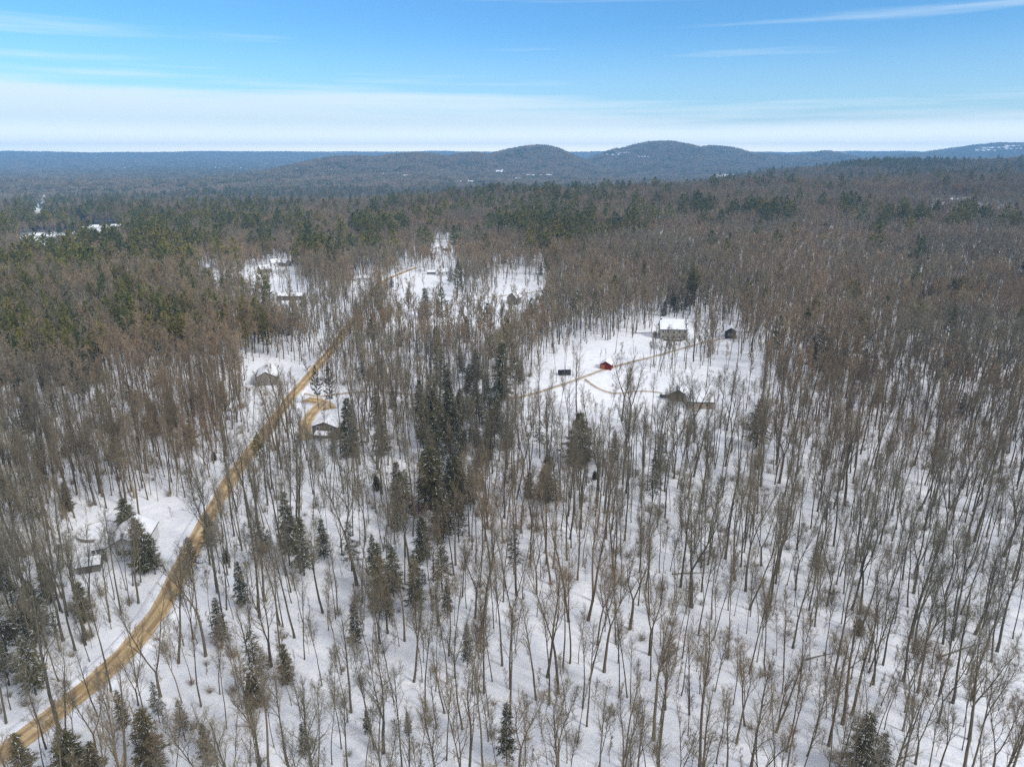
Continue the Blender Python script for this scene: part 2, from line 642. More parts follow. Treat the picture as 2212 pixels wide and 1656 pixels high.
# ------------------------------------------------------------------ open places (no trunks), read off the photograph and laid on the ground
def poly_px(l):
    return [tuple(P(a, b)[:2]) for a, b in l]


OPEN = [poly_px(l) for l in [
    [(1110, 850), (1190, 775), (1205, 752), (1320, 735), (1400, 712), (1420, 690), (1500, 690), (1560, 705), (1565, 738), (1480, 765), (1380, 800),
     (1430, 815), (1500, 800), (1640, 775), (1650, 860), (1560, 905), (1440, 915), (1300, 905), (1180, 900), (1110, 880)],
    [(130, 1180), (190, 1130), (240, 1100), (330, 1090), (440, 1085), (410, 1130), (370, 1190), (330, 1230), (250, 1290), (150, 1260)],
    [(530, 800), (570, 775), (640, 790), (660, 800), (625, 850), (590, 860), (540, 840)],
    [(640, 880), (660, 845), (780, 845), (790, 880), (745, 960), (690, 985), (650, 950)],
    [(830, 650), (870, 590), (990, 588), (1000, 625), (960, 680), (850, 700)],
    [(860, 690), (1000, 640), (1180, 620), (1190, 680), (1130, 722), (960, 730), (860, 720)],
    [(1050, 600), (1175, 575), (1190, 640), (1080, 650)],
    [(435, 585), (650, 575), (650, 640), (560, 655), (445, 640)],
    [(590, 640), (720, 640), (710, 690), (600, 690)],
    [(45, 512), (150, 503), (268, 486), (275, 510), (200, 528), (150, 540), (80, 560), (45, 540)],
    [(68, 485), (84, 445), (94, 422), (104, 422), (104, 450), (95, 490)],
    [(940, 528), (985, 528), (985, 545), (940, 545)],
    [(560, 1190), (690, 1170), (760, 1190), (770, 1300), (640, 1330), (560, 1290)],
    [(1180, 905), (1640, 862), (1610, 975), (1190, 985)],
    [(1100, 1280), (1290, 1250), (1400, 1330), (1300, 1450), (1130, 1420)],
]]
SPARSE = [0.035, 0.04, 0.02, 0.02, 0.08, 0.16, 0.3, 0.3, 0.12, 0.08, 0.0, 0.1, 0.45, 0.38, 0.6]


def in_poly(px, py, poly):
    ins = np.zeros(len(px), bool)
    n = len(poly)
    j = n - 1
    for i in range(n):
        xi, yi = poly[i]
        xj, yj = poly[j]
        if yi != yj:
            c = ((yi > py) != (yj > py)) & (px < (xj - xi) * (py - yi) / (yj - yi) + xi)
            ins ^= c
        j = i
    return ins


# far snowy fields and clearings on the valley floor and hills: (cx, cy, half width, half height) in the 2212 reading
FIELDS = [
    (1003, 392.5, 26, 2.6), (1052, 388, 22, 2.4), (1110, 386, 20, 1.8), (1160, 379, 28, 1.3), (1080, 371, 12, 3.4), (1190, 379, 8, 1.5),
    (845, 375, 22, 2.0), (880, 379, 12, 1.6), (520, 365, 5, 2), (1318, 335, 26, 1.8), (1345, 331, 20, 1.2), (1338, 324, 5, 1.0), (1330, 327, 4, 1.0), (2150, 320, 34, 2.0),
    (2195, 316, 26, 1.8), (2120, 324, 16, 1), (1822, 333, 7, 1.4), (150, 391, 9, 1.5), (180, 383, 10, 4), (95, 387, 9, 1.3), (275, 363, 10, 1.6), (255, 363, 5, 1.2),
    (470, 363, 8, 1.3), (490, 362, 10, 1.1), (605, 361, 12, 1.2), (640, 365, 6, 1.1), (715, 367, 6, 2), (548, 391, 10, 1.3), (585, 396, 6, 1.2),
    (0, 404, 7, 2), (1560, 383, 34, 5.5), (1655, 389, 10, 2.5), (690, 344, 8, 1.6), (1390, 340, 14, 1.4), (2075, 431, 30, 3), (2030, 442, 26, 4),
    (2145, 452, 50, 3), (1975, 409, 12, 2), (2130, 326, 26, 2.2), (2190, 322, 22, 2.2), (985, 398, 5, 1.2), (455, 420, 5, 2), (730, 332, 20, 0.8), (160, 470, 12, 3), (120, 402, 12, 1.2),
]
FPOLY = []
random.seed(5)
VS, FS = [], []
PIECES = []
for (cx, cy, hw, hh) in FIELDS:
    n_ = 1 if hw < 7 else (2 if hw < 14 else 4)
    for k in range(n_):
        f_ = (k + 0.5) / n_ * 2 - 1
        PIECES.append((cx + hw * f_ * 0.95, cy + random.uniform(-0.35, 0.35) * hh - f_ * 0.2 * hh, hw / n_ * random.uniform(0.55, 1.1), hh * random.uniform(0.6, 1.0)))
TOWN = [(105, 515, 60, 10), (215, 498, 56, 10), (84, 462, 14, 20), (96, 432, 8, 14), (68, 534, 12, 9), (160, 520, 30, 5), (240, 492, 26, 5)]
for (cx, cy, hw, hh) in PIECES + TOWN:
    N = 22
    ring, ring2 = [], []
    cen0 = P(cx, cy)
    for k in range(N):
        t = 2 * math.pi * k / N
        r_ = random.uniform(0.55, 1.25)
        ring.append(P(cx + hw * r_ * math.cos(t), cy - hh * r_ * math.sin(t)))
        low = hh * r_ * abs(math.sin(t)) + (min(24000 / cen0.length, 32) if math.sin(t) < -0.1 else 0)
        ring2.append(P(cx + hw * r_ * math.cos(t), cy + (low if math.sin(t) < 0 else -hh * r_ * math.sin(t))))
    FPOLY.append([tuple(p[:2]) for p in ring2])
    cen = sum(ring, Vector()) / N
    base = len(VS)
    K = 6
    lift = 0.0009 * cen.length
    for q in range(1, K + 1):
        for p in ring:
            w = cen.lerp(p, q / K)
            VS.append((w.x, w.y, zat(w.x, w.y) + lift))
    VS.append((cen.x, cen.y, zat(cen.x, cen.y) + lift))
    c0 = len(VS) - 1
    for k in range(N):
        k2 = (k + 1) % N
        FS.append((c0, base + k2, base + k))
        for q in range(K - 1):
            FS.append((base + q * N + k, base + q * N + k2, base + (q + 1) * N + k2, base + (q + 1) * N + k))
mf = MB()
mf.v, mf.f, mf.m = VS, FS, [0] * len(FS)
tag(mf.build('snow_fields', M_SNOWC, smooth_=True), kind='structure')

# ------------------------------------------------------------------ buildings
M_GLASS, _n, _b = mat_new('window_glass', 0.15, 0.5)
_b.inputs['Base Color'].default_value = (0.03, 0.035, 0.045, 1)
M_TRIM = two_tone('white_trim', (0.62, 0.62, 0.60), (0.72, 0.72, 0.70), 3)


def wallmat(name, a, b, stretch=(0.3, 0.3, 6)):
    return two_tone(name, a, b, 1.2, stretch=stretch, bump=0.2)


WM = {
    'white': wallmat('white_siding', (0.55, 0.56, 0.56), (0.68, 0.68, 0.67)),
    'stone': wallmat('tan_shingle', (0.24, 0.22, 0.175), (0.35, 0.325, 0.265), (1.5, 1.5, 3)),
    'tan': wallmat('tan_board', (0.30, 0.23, 0.17), (0.40, 0.32, 0.25)),
    'olive': wallmat('olive_board', (0.15, 0.125, 0.075), (0.21, 0.175, 0.11)),
    'brown': wallmat('brown_board', (0.10, 0.082, 0.068), (0.15, 0.125, 0.105)),
    'dark': wallmat('dark_board', (0.035, 0.03, 0.025), (0.06, 0.05, 0.04)),
    'grey': wallmat('grey_board', (0.17, 0.16, 0.145), (0.24, 0.22, 0.20)),
    'red': wallmat('barn_red', (0.13, 0.016, 0.014), (0.19, 0.028, 0.022)),
    'orange': wallmat('orange_wood', (0.33, 0.10, 0.03), (0.42, 0.15, 0.05)),
    'pink': wallmat('pinkish_siding', (0.45, 0.38, 0.40), (0.55, 0.48, 0.50)),
}
M_SHINGLE = two_tone('dark_shingle', (0.06, 0.055, 0.05), (0.11, 0.10, 0.09), 4)
FOOT = []                                    # footprints where no tree stands


def house(name, x, y, rz, w, d, h, rise, wall, label, cat, group=None, over=0.45, snow=0.28, win=(), door=None, chimney=None, roofm=None, foot=True, z=None):
    """gabled building; w along the ridge (local x), d across, windows as (side, along, height, width, tall)"""
    z = zat(x, y) - 0.15 if z is None else z
    t = empty(name, (x, y, z), rz)
    tag(t, label, cat, group)
    b = MB()
    b.prism([(-d / 2, 0), (d / 2, 0), (d / 2, h), (0, h + rise), (-d / 2, h)], 'x', -w / 2, w / 2)
    b.build('wall', WM[wall], t)
    sl_ = rise / (d / 2)
    th = 0.18
    e = d / 2 + over
    r = MB()
    zr = h + rise
    ze = h - sl_ * over
    r.prism([(-e, ze), (0, zr), (e, ze), (e, ze + th), (0, zr + th + 0.02), (-e, ze + th)], 'x', -w / 2 - over, w / 2 + over)
    ro = r.build('roof', roofm or M_SHINGLE, t)
    if snow:
        s = MB()
        nx, ny = 14, 10
        rnd = random.Random(int(abs(x * 7 + y)))
        k = []
        for i in range(nx + 1):
            row = []
            for j in range(ny + 1):
                yy = -e + 0.06 + (2 * e - 0.12) * j / ny
                xx = -w / 2 - over + 0.06 + (w + 2 * over - 0.12) * i / nx
                edge_ = (i in (0, nx)) or (j in (0, ny))
                zz = zr - abs(yy) * sl_ + th + 0.03 + (0.02 if edge_ else snow * (0.8 + 0.35 * rnd.random()))
                row.append((xx, yy, zz))
            k.append(row)
        for i in range(nx):
            for j in range(ny):
                s.face([k[i][j], k[i + 1][j], k[i + 1][j + 1], k[i][j + 1]])
        s.build('snow_cover', M_SNOWC, ro, smooth_=False)
    for (side, a, zz, ww, hh) in win:
        fr, pn = MB(), MB()
        if side in 'fb':
            sy = -d / 2 if side == 'f' else d / 2
            o_ = -1 if side == 'f' else 1
            fr.box(a - ww / 2 - 0.12, min(sy, sy + o_ * 0.07), zz - 0.12, a + ww / 2 + 0.12, max(sy, sy + o_ * 0.07), zz + hh + 0.12)
            pn.box(a - ww / 2, min(sy + o_ * 0.04, sy + o_ * 0.10), zz, a + ww / 2, max(sy + o_ * 0.04, sy + o_ * 0.10), zz + hh)
        else:
            sx = -w / 2 if side == 'l' else w / 2
            o_ = -1 if side == 'l' else 1
            fr.box(min(sx, sx + o_ * 0.07), a - ww / 2 - 0.12, zz - 0.12, max(sx, sx + o_ * 0.07), a + ww / 2 + 0.12, zz + hh + 0.12)
            pn.box(min(sx + o_ * 0.04, sx + o_ * 0.10), a - ww / 2, zz, max(sx + o_ * 0.04, sx + o_ * 0.10), a + ww / 2, zz + hh)
        fo = fr.build('window', M_TRIM, t)
        pn.build('pane', M_GLASS, fo)
    if door:
        side, a, ww, hh, mt = door
        dm = MB()
        if side in 'fb':
            sy = -d / 2 if side == 'f' else d / 2
            o_ = -1 if side == 'f' else 1
            dm.box(a - ww / 2, min(sy, sy + o_ * 0.09), 0.1, a + ww / 2, max(sy, sy + o_ * 0.09), hh)
        else:
            sx = -w / 2 if side == 'l' else w / 2
            o_ = -1 if side == 'l' else 1
            dm.box(min(sx, sx + o_ * 0.09), a - ww / 2, 0.1, max(sx, sx + o_ * 0.09), a + ww / 2, hh)
        dm.build('door', mt, t)
    if chimney is not None:
        c = MB()
        c.box(chimney - 0.45, -0.4, h + rise * 0.5, chimney + 0.45, 0.4, h + rise + 1.1)
        co = c.build('chimney', WM['brown'], ro)
        c2 = MB()
        c2.box(chimney - 0.5, -0.45, h + rise + 1.105, chimney + 0.5, 0.45, h + rise + 1.28)
        c2.build('snow_cap', M_SNOWC, co)
    if foot:
        FOOT.append((x, y, max(w, d) / 2 + 2.0))
    return t


# white house by the road
q = Vector((-100.4, 161.5, 0))
h1 = house('house', q.x, q.y, rad(100), 12.0, 9.0, 4.6, 2.5, 'white', 'white sided house with thick snow on its roof beside the dirt road', 'house',
           snow=0.4, win=[('l', -1.3, 2.3, 0.9, 1.3), ('l', 0.0, 2.3, 0.9, 1.3), ('l', 1.3, 2.3, 0.9, 1.3), ('b', -3, 2.2, 1.2, 1.2), ('b', 2, 2.2, 1.2, 1.2)],
           door=('f', 1.0, 1.1, 2.3, WM['brown']), chimney=3.0)
# screened porch on its left front corner, snowy porch roof
m_ = MB()
m_.box(-5.6, 4.55, 1.9, 0.1, 8.2, 2.1)
pf = m_.build('porch', WM['grey'], h1)
m_ = MB()
for a in (4.6, 5.75, 6.9, 8.0):
    m_.box(-5.62, a, 0, -5.46, a + 0.16, 4.05)
m_.box(-5.62, 4.7, 2.9, -5.5, 8.1, 3.0)
m_.build('porch_frame', M_TRIM, pf)
m_ = MB()
m_.box(-5.45, 4.6, 2.11, -0.05, 7.95, 4.0)
SCR, _n, _b = mat_new('porch_screen', 0.5, 0.3)
_b.inputs['Base Color'].default_value = (0.07, 0.08, 0.10, 1)
m_.build('porch_screen', SCR, pf)
m_ = MB()
m_.prism([(4.52, 4.75), (8.6, 4.05), (8.6, 4.35), (4.52, 5.15)], 'x', -5.9, 0.4)
m_.build('porch_roof_snow', M_SNOWC, pf)
# round above-ground pool under snow
q = P(214, 1152)
t = empty('swimming_pool', (q.x, q.y, zat(q.x, q.y)))
tag(t, 'round above-ground pool buried in snow beside the white house', 'pool')
m_ = MB()
ring = [Vector((5.2 * math.cos(a * math.pi / 12), 5.2 * math.sin(a * math.pi / 12), 0)) for a in range(25)]
for i in range(24):
    a, b = ring[i], ring[i + 1]
    up = Vector((0, 0, 1.2))
    m_.face([a, b, b + up, a + up])
m_.build('pool_wall', WM['grey'], t)
m_ = MB()
m_.face([r_ + Vector((0, 0, 1.05)) for r_ in ring[:-1]])
m_.build('snow_cover', M_SNOWC, t)
m_ = MB()
m_.tube([r_ + Vector((0, 0, 1.22)) for r_ in ring], [0.10] * 25, 5)
m_.build('rim', M_TRIM, t)
FOOT.append((q.x, q.y, 6))
# small shed with snowy roof in front of it
q = P(196, 1228)
house('shed', q.x, q.y, rad(20), 5.0, 4.0, 2.3, 1.1, 'grey', 'small grey shed with pale roof among brush below the white house', 'shed', snow=0.1, door=('f', 0, 1.2, 1.9, WM['brown']))

# two-storey house up the drive
q = P(1459, 733)
h2 = house('house', q.x - 1, q.y + 3.5, rad(-4), 15.0, 9.0, 6.2, 4.2, 'stone', 'large two storey tan house with snowy roof and a chimney at the lane end', 'house',
           snow=0.35, win=[('f', a, zz, 1.1, 1.5) for zz in (0.9, 3.8) for a in (-6, -3.2, 3.2, 6)] + [('f', 0, 3.8, 1.1, 1.5), ('l', -2, 3.8, 1.0, 1.4), ('l', 2, 3.8, 1.0, 1.4)],
           door=('f', 0, 1.3, 2.4, WM['dark']), chimney=-7.0)
m_ = MB()
m_.box(-6.0, -7.2, 0, 4.0, -6.9, 0.9)
m_.box(4.0, -7.2, 0, 4.3, -4.55, 0.9)
t_ = m_.build('terrace_wall', WM['dark'], h2)
m_ = MB()
m_.box(-6.0, -7.25, 0.905, 4.3, -6.85, 1.02)
m_.build('snow_cap', M_SNOWC, t_)

# dark cabin to its right
q = P(1579, 730)
h3 = house('cabin', q.x, q.y + 2, rad(78), 6.5, 5.6, 4.4, 1.9, 'dark', 'small dark brown cabin with white windows right of the large tan house', 'cabin',
           snow=0.25, win=[('l', -1.0, 1.9, 0.7, 1.1), ('l', 1.0, 1.9, 0.7, 1.1)], door=('f', 0, 1.0, 2.0, WM['brown']))

# red shed and its wooden door
q = P(1311, 797)
h4 = house('shed', q.x, q.y + 1.5, rad(72), 5.2, 5.4, 2.7, 1.5, 'red', 'small barn red shed with orange wooden door and snowy roof', 'shed',
           snow=0.25, over=0.4, win=[('b', 0, 1.2, 0.6, 0.6)], door=('l', 1.4, 1.9, 2.5, WM['orange']))

# black container
q = P(1219, 809)
t = empty('dumpster', (q.x, q.y, zat(q.x, q.y)), rad(6))
tag(t, 'black open topped metal dumpster standing in the snow left of the red shed', 'dumpster')
MBLK = two_tone('black_steel', (0.012, 0.014, 0.02), (0.03, 0.032, 0.04), 3, rough=0.5)
m_ = MB()
hw, hd, hh = 2.9, 1.25, 2.1
m_.box(-hw, -hd, 0.25, hw, hd, 0.4)
m_.box(-hw, -hd, 0.4, hw, -hd + 0.1, hh)
m_.box(-hw, hd - 0.1, 0.4, hw, hd, hh)
m_.box(-hw, -hd + 0.1, 0.4, -hw + 0.1, hd - 0.1, hh)
m_.box(hw - 0.1, -hd + 0.1, 0.4, hw, hd - 0.1, hh + 0.25)
m_.build('container', MBLK, t)
m_ = MB()
for k in range(9):
    a = -hw + 0.25 + k * (2 * hw - 0.6) / 8
    m_.box(a, -hd - 0.1, 0.3, a + 0.12, -hd - 0.002, hh)
m_.box(-hw, -hd - 0.12, hh, hw, -hd + 0.1, hh + 0.12)
m_.build('rib', MBLK, t)
for a in (-hw + 0.5, hw - 0.5):
    m_ = MB()
    m_.prism([(a + 0.2 * math.cos(k), 0.2 + 0.2 * math.sin(k)) for k in [i * math.pi / 5 for i in range(10)]], 'y', -hd, hd)
    m_.build('roller', MBLK, t)
m_ = MB()
m_.box(-hw + 0.12, -hd + 0.12, 0.9, hw - 0.12, hd - 0.12, 1.2)
m_.build('snow_fill', M_SNOWC, t)
FOOT.append((q.x, q.y, 5))

# long low house with tan wall below the lane, with an olive wing
q = P(1512, 880)
house('house', q.x, q.y + 3, rad(-3), 10.5, 9.5, 3.2, 1.9, 'tan', 'low house with bare tan wall and snow covered roof below the lane', 'house',
      snow=0.3, win=[('f', -3, 1.2, 1.1, 1.1), ('f', 2.5, 1.2, 1.1, 1.1)], door=('f', 0, 1.0, 2.0, WM['brown']))
q = P(1474, 868)
house('garage', q.x, q.y + 4.5, rad(66), 7.5, 7.0, 3.0, 2.2, 'olive', 'olive brown garage with bare gable standing left of the low tan house', 'garage',
      snow=0.06, roofm=WM['olive'], door=('l', 0, 2.8, 2.3, WM['tan']))
# dark house by the junction, gable to the road bend
q = P(706, 946)
h7 = house('house', q.x, q.y + 4, rad(84), 8.5, 9.5, 4.6, 1.8, 'brown', 'grey brown gable fronted house with porch roof below the road junction', 'house',
           snow=0.35, win=[('l', -2.6, 3.4, 1.0, 1.2), ('l', 2.6, 3.4, 1.0, 1.2)], door=('l', 0, 1.1, 2.1, WM['dark']))
m_ = MB()
m_.prism([(-5.52, 3.1), (-8.0, 2.5), (-8.0, 2.7), (-5.52, 3.3)], 'y', -2.9, 2.9)
pr = m_.build('porch_roof', M_SHINGLE, h7)
m_ = MB()
m_.prism([(-5.53, 3.32), (-7.95, 2.72), (-7.95, 2.95), (-5.53, 3.6)], 'y', -2.8, 2.8)
m_.build('snow_cover', M_SNOWC, pr)
for a in (-2.7, 0, 2.6):
    m_ = MB()
    m_.box(-7.9, a, 0, -7.75, a + 0.15, 2.5)
    m_.build('porch_post', WM['grey'], pr)

# house mid left, gable toward the camera
q = P(573, 835)
h8 = house('house', q.x - 1.5, q.y + 8, rad(104), 13.0, 9.0, 4.2, 2.4, 'grey', 'grey gabled house under smooth snow left of the road bend', 'house',
           snow=0.4, win=[('l', -1.8, 1.6, 1.0, 1.1), ('l', 1.8, 1.6, 1.0, 1.1)], door=('f', 0, 1.0, 2.0, WM['dark']), chimney=2.0)
# long low barn
q = P(628, 648)
house('barn', q.x, q.y + 2, rad(-2), 18.0, 7.0, 3.4, 1.4, 'brown', 'long low barn with clean white snow roof in the wood', 'barn',
      snow=0.3, win=[('f', a, 1.2, 1.1, 0.9) for a in (-6, -2, 2, 6)], door=('f', 7.8, 1.6, 2.2, WM['dark']))
FARH = [
    (596, 574, 30, 9, 8, 3.6, 2.8, 'white', 'white gabled house, lower of two standing close above the long barn', 'house'),
    (572, 588, 38, 9, 8, 3.4, 2.8, 'olive', 'olive walled house with steep snowy roof, nearest of the cluster above the barn', 'house'),
    (617, 574, -30, 8, 7, 3.6, 2.6, 'grey', 'pale grey roofed house at the right end of the cluster above the barn', 'house'),
    (446, 589, 75, 7, 6, 5.0, 2.2, 'pink', 'narrow pinkish house in the snowy gap left of the cluster', 'house'),
    (457, 594, 5, 4, 3.5, 2.2, 1.0, 'white', 'tiny white shed below the narrow pinkish house', 'shed'),
    (958, 594, 20, 8, 7, 3.4, 2.2, 'white', 'white house with snowy roof at the top of the open slope', 'house'),
    (932, 592, -5, 7, 4, 2.2, 1.0, 'grey', 'low grey outbuilding left of the white house on the slope', 'outbuilding'),
    (1111, 655, 65, 8, 7.5, 4.6, 3.6, 'grey', 'weathered grey steep gabled house beside the side track', 'house'),
    (786, 606, 5, 12, 6, 2.8, 1.0, 'white', 'flat snowy roofed bungalow left of the road near its far end', 'bungalow'),
    (952, 538, 10, 9, 7, 3.2, 2.0, 'white', 'lone white house half hidden in the brown wood', 'house'),
    (964, 541, -20, 6, 5, 2.6, 1.4, 'grey', 'small grey garage right of the lone white house in the brown wood', 'garage'),
    (84, 514, 5, 16, 9, 4, 2.5, 'white', 'long white building at the head of the snowy road cutting', 'building'),
    (112, 517, -5, 14, 8, 4, 2.5, 'white', 'white building with a long roof right of the cutting', 'building'),
    (64, 522, 40, 12, 9, 4, 2.5, 'grey', 'grey building on the snowy lot left of the cutting', 'building'),
    (160, 511, 25, 13, 9, 3.8, 3, 'grey', 'grey house standing among pines between the two snowy lots', 'house'),
    (205, 495, 10, 14, 9, 4, 2.8, 'white', 'white house at the back of the farther snowy lot', 'house'),
    (228, 497, -10, 14, 9, 4, 2.8, 'white', 'white house in the middle of the farther snowy lot', 'house'),
    (252, 494, 15, 14, 10, 4, 3.2, 'dark', 'dark walled house at the right end of the farther snowy lot', 'house'),
    (200, 507, 4, 12, 8, 3.4, 2.4, 'white', 'low white house in front of the farther snowy lot', 'house'),
    (218, 506, 0, 12, 8, 3.4, 2.4, 'grey', 'low grey house right of the low white one', 'house'),
    (93, 538, 10, 9, 7, 3, 2, 'white', 'small white house alone below the snowy lots', 'house'),
    (1546, 383, 10, 18, 10, 4, 3, 'white', 'white farmhouse at the left of the distant farm yard', 'farmhouse'),
    (1562, 381, -20, 16, 10, 6, 3.5, 'red', 'red barn in the middle of the distant farm yard', 'barn'),
    (1580, 382, 5, 20, 10, 4, 3, 'white', 'white shed at the right of the distant farm yard', 'shed'),
    (1653, 389, 5, 16, 10, 4, 3, 'grey', 'grey farm building right of the distant farm yard', 'building'),
]
for (px, py, rz, w, d, h, rise, wl, lab, cat) in FARH:
    q = P(px, py)
    house(cat.replace(' ', '_'), q.x, q.y, rad(rz), w, d, h, rise, wl, lab, cat, group='houses scattered in the far woods',
          snow=0.3, win=[('f', -w * 0.25, 1.2, 1.1, 1.1), ('f', w * 0.25, 1.2, 1.1, 1.1), ('l', 0, 1.2, 1.0, 1.1)], foot=True)
    FOOT[-1] = (q.x, q.y, max(w, d) / 2 + 3)

# parked car at the end of the lower drive
q = P(1436, 858)
t = empty('parked_car', (q.x, q.y, zat(q.x, q.y)), rad(-12))
tag(t, 'dark blue grey parked car with snow on it beside the olive garage', 'car')
MCAR = two_tone('car_paint', (0.03, 0.035, 0.05), (0.045, 0.05, 0.07), 2, rough=0.3, spec=0.5)
m_ = MB()
m_.prism([(-2.2, 0.35), (2.2, 0.35), (2.25, 0.75), (1.3, 0.98), (-2.1, 1.02), (-2.25, 0.7)], 'y', -0.88, 0.88)
m_.build('body', MCAR, t)
m_ = MB()
m_.prism([(-1.9, 1.021), (1.15, 0.985), (0.5, 1.48), (-1.4, 1.5)], 'y', -0.78, 0.78)
m_.build('window', M_GLASS, t)
m_ = MB()
m_.box(-1.4, -0.74, 1.505, 0.5, 0.74, 1.62)
m_.build('roof_snow', M_SNOWC, t)
MTY, _n, _b = mat_new('tyre_rubber', 0.9)
_b.inputs['Base Color'].default_value = (0.015, 0.015, 0.015, 1)
for sx in (-1.4, 1.4):
    for sy in (-0.9, 0.7):
        m_ = MB()
        m_.prism([(sx + 0.33 * math.cos(k), 0.33 + 0.33 * math.sin(k)) for k in [i * math.pi / 6 for i in range(12)]], 'y', sy, sy + 0.2)
        m_.build('wheel', MTY, t)
FOOT.append((q.x, q.y, 3))

# ------------------------------------------------------------------ tree shapes
def rv(r):
    return Vector((r.gauss(0, 1), r.gauss(0, 1), r.gauss(0, 1)))


def bare(seed, hgt, crown=0.45, spread=1.0, fork=0.0, lean=0.0, lod=0, r0=None, twigw=1.0):
    """(trunk builder, crown builder) of a leafless forest tree"""
    r = random.Random(seed)
    random.seed(seed)
    T, K = MB(), MB()
    r0 = r0 or hgt * 0.0105
    nseg = 10 if lod == 0 else 6
    sides = 6 if lod == 0 else 4
    lx, ly = lean * math.cos(seed), lean * math.sin(seed)

    def limb(p, d, L, rad0, n, level, wander=0.10):
        pts, rs = [p.copy()], [rad0]
        d = d.normalized()
        for i in range(n):
            d = (d + rv(r) * wander + Vector((0, 0, 0.06 if level else 0.02))).normalized()
            p = p + d * (L / n)
            pts.append(p.copy())
            rs.append(rad0 * (1 - (i + 1) / n) ** 0.8 * 0.9 + rad0 * 0.10)
        return pts, rs

    def at(pts, t):
        k = t * (len(pts) - 1)
        i = min(int(k), len(pts) - 2)
        return pts[i].lerp(pts[i + 1], k - i), (pts[i + 1] - pts[i]).normalized()

    def twigs(pts, rad0, n, L):
        for _ in range(n):
            t = r.uniform(0.15, 1.0)
            p, d = at(pts, t)
            e = (d * 0.75 + rv(r) * 0.5 + Vector((0, 0, 0.25))).normalized()
            l = L * r.uniform(0.5, 1.2)
            w = (0.021 if lod == 0 else 0.105 if lod == 1 else 0.26) * twigw
            K.tri(p, p + e * l, w)
            if lod == 0:
                mpt = p + e * l * r.uniform(0.3, 0.6)
                e2 = (e + rv(r) * 0.55).normalized()
                K.tri(mpt, mpt + e2 * l * 0.6, w * 0.7)

    def branch(p, d, L, rad0, level):
        n = 4 if level == 1 else 3
        pts, rs = limb(p, d, L, rad0, n, level, 0.13)
        K.tube(pts, rs, 4 if (level == 1 and lod == 0) else 3, 2 if (level == 1 and lod < 2) else 0)
        if level < 2 and lod < 2:
            nb = int((5 if lod == 0 else 3) * (0.7 + 0.6 * r.random()))
            for i in range(nb):
                t = 0.25 + 0.7 * (i + r.random()) / nb
                q, dd = at(pts, t)
                e = (dd * 0.9 + rv(r) * 0.5 + Vector((0, 0, 0.2))).normalized()
                branch(q, e, L * (1 - t * 0.55) * 0.5, rad0 * 0.5, level + 1)
        twigs(pts, rad0, {0: 9, 1: 8, 2: 10}[lod] if level == 2 or lod == 2 else 6, min(L * 0.5, 1.7) + 0.25)

    d0 = Vector((lx, ly, 1))
    pts, rs = limb(Vector((0, 0, -0.3)), d0, hgt * (1.0 if not fork else fork), r0, nseg if not fork else nseg // 2, 0, 0.035)
    if fork:
        rs = [r0 * (1 - 0.35 * i / (len(pts) - 1)) for i in range(len(pts))]
    rs[0] *= 1.25
    T.tube(pts, rs, sides)
    leaders = [(pts, 1.0)]
    if fork:
        leaders = []
        nl = 2 if r.random() < 0.65 else 3
        a0 = r.uniform(0, 6.28)
        for k in range(nl):
            a = a0 + 6.28 * k / nl
            e = Vector((math.cos(a) * 0.26 * spread + lx, math.sin(a) * 0.26 * spread + ly, 1))
            p2, r2 = limb(pts[-1], e, hgt * (1 - fork) * r.uniform(0.85, 1.02), rs[-1] * 0.72, nseg - 3, 0, 0.06)
            T.tube(p2, r2, max(sides - 1, 3))
            leaders.append((p2, 0.8))
    for lp, sc in leaders:
        nb = int({0: 17, 1: 13, 2: 14}[lod] * sc)
        t0 = crown if not fork else 0.12
        for i in range(nb):
            t = t0 + (0.97 - t0) * (i + r.random()) / nb
            q, dd = at(lp, t)
            a = r.uniform(0, 6.28)
            out_ = Vector((math.cos(a), math.sin(a), 0))
            el = r.uniform(1.2, 2.3)
            e = (out_ * spread + Vector((0, 0, el))).normalized()
            f = 1 - (t - t0) / (1 - t0)
            L = hgt * (0.08 + 0.15 * f ** 0.8) * r.uniform(0.7, 1.25)
            branch(q, e, L, max(r0 * 0.26 * (0.35 + f * 0.65), 0.02), 1)
        twigs(lp[len(lp) // 2:], 0.02, 10 if lod == 0 else 6, 1.2)
    return T, K


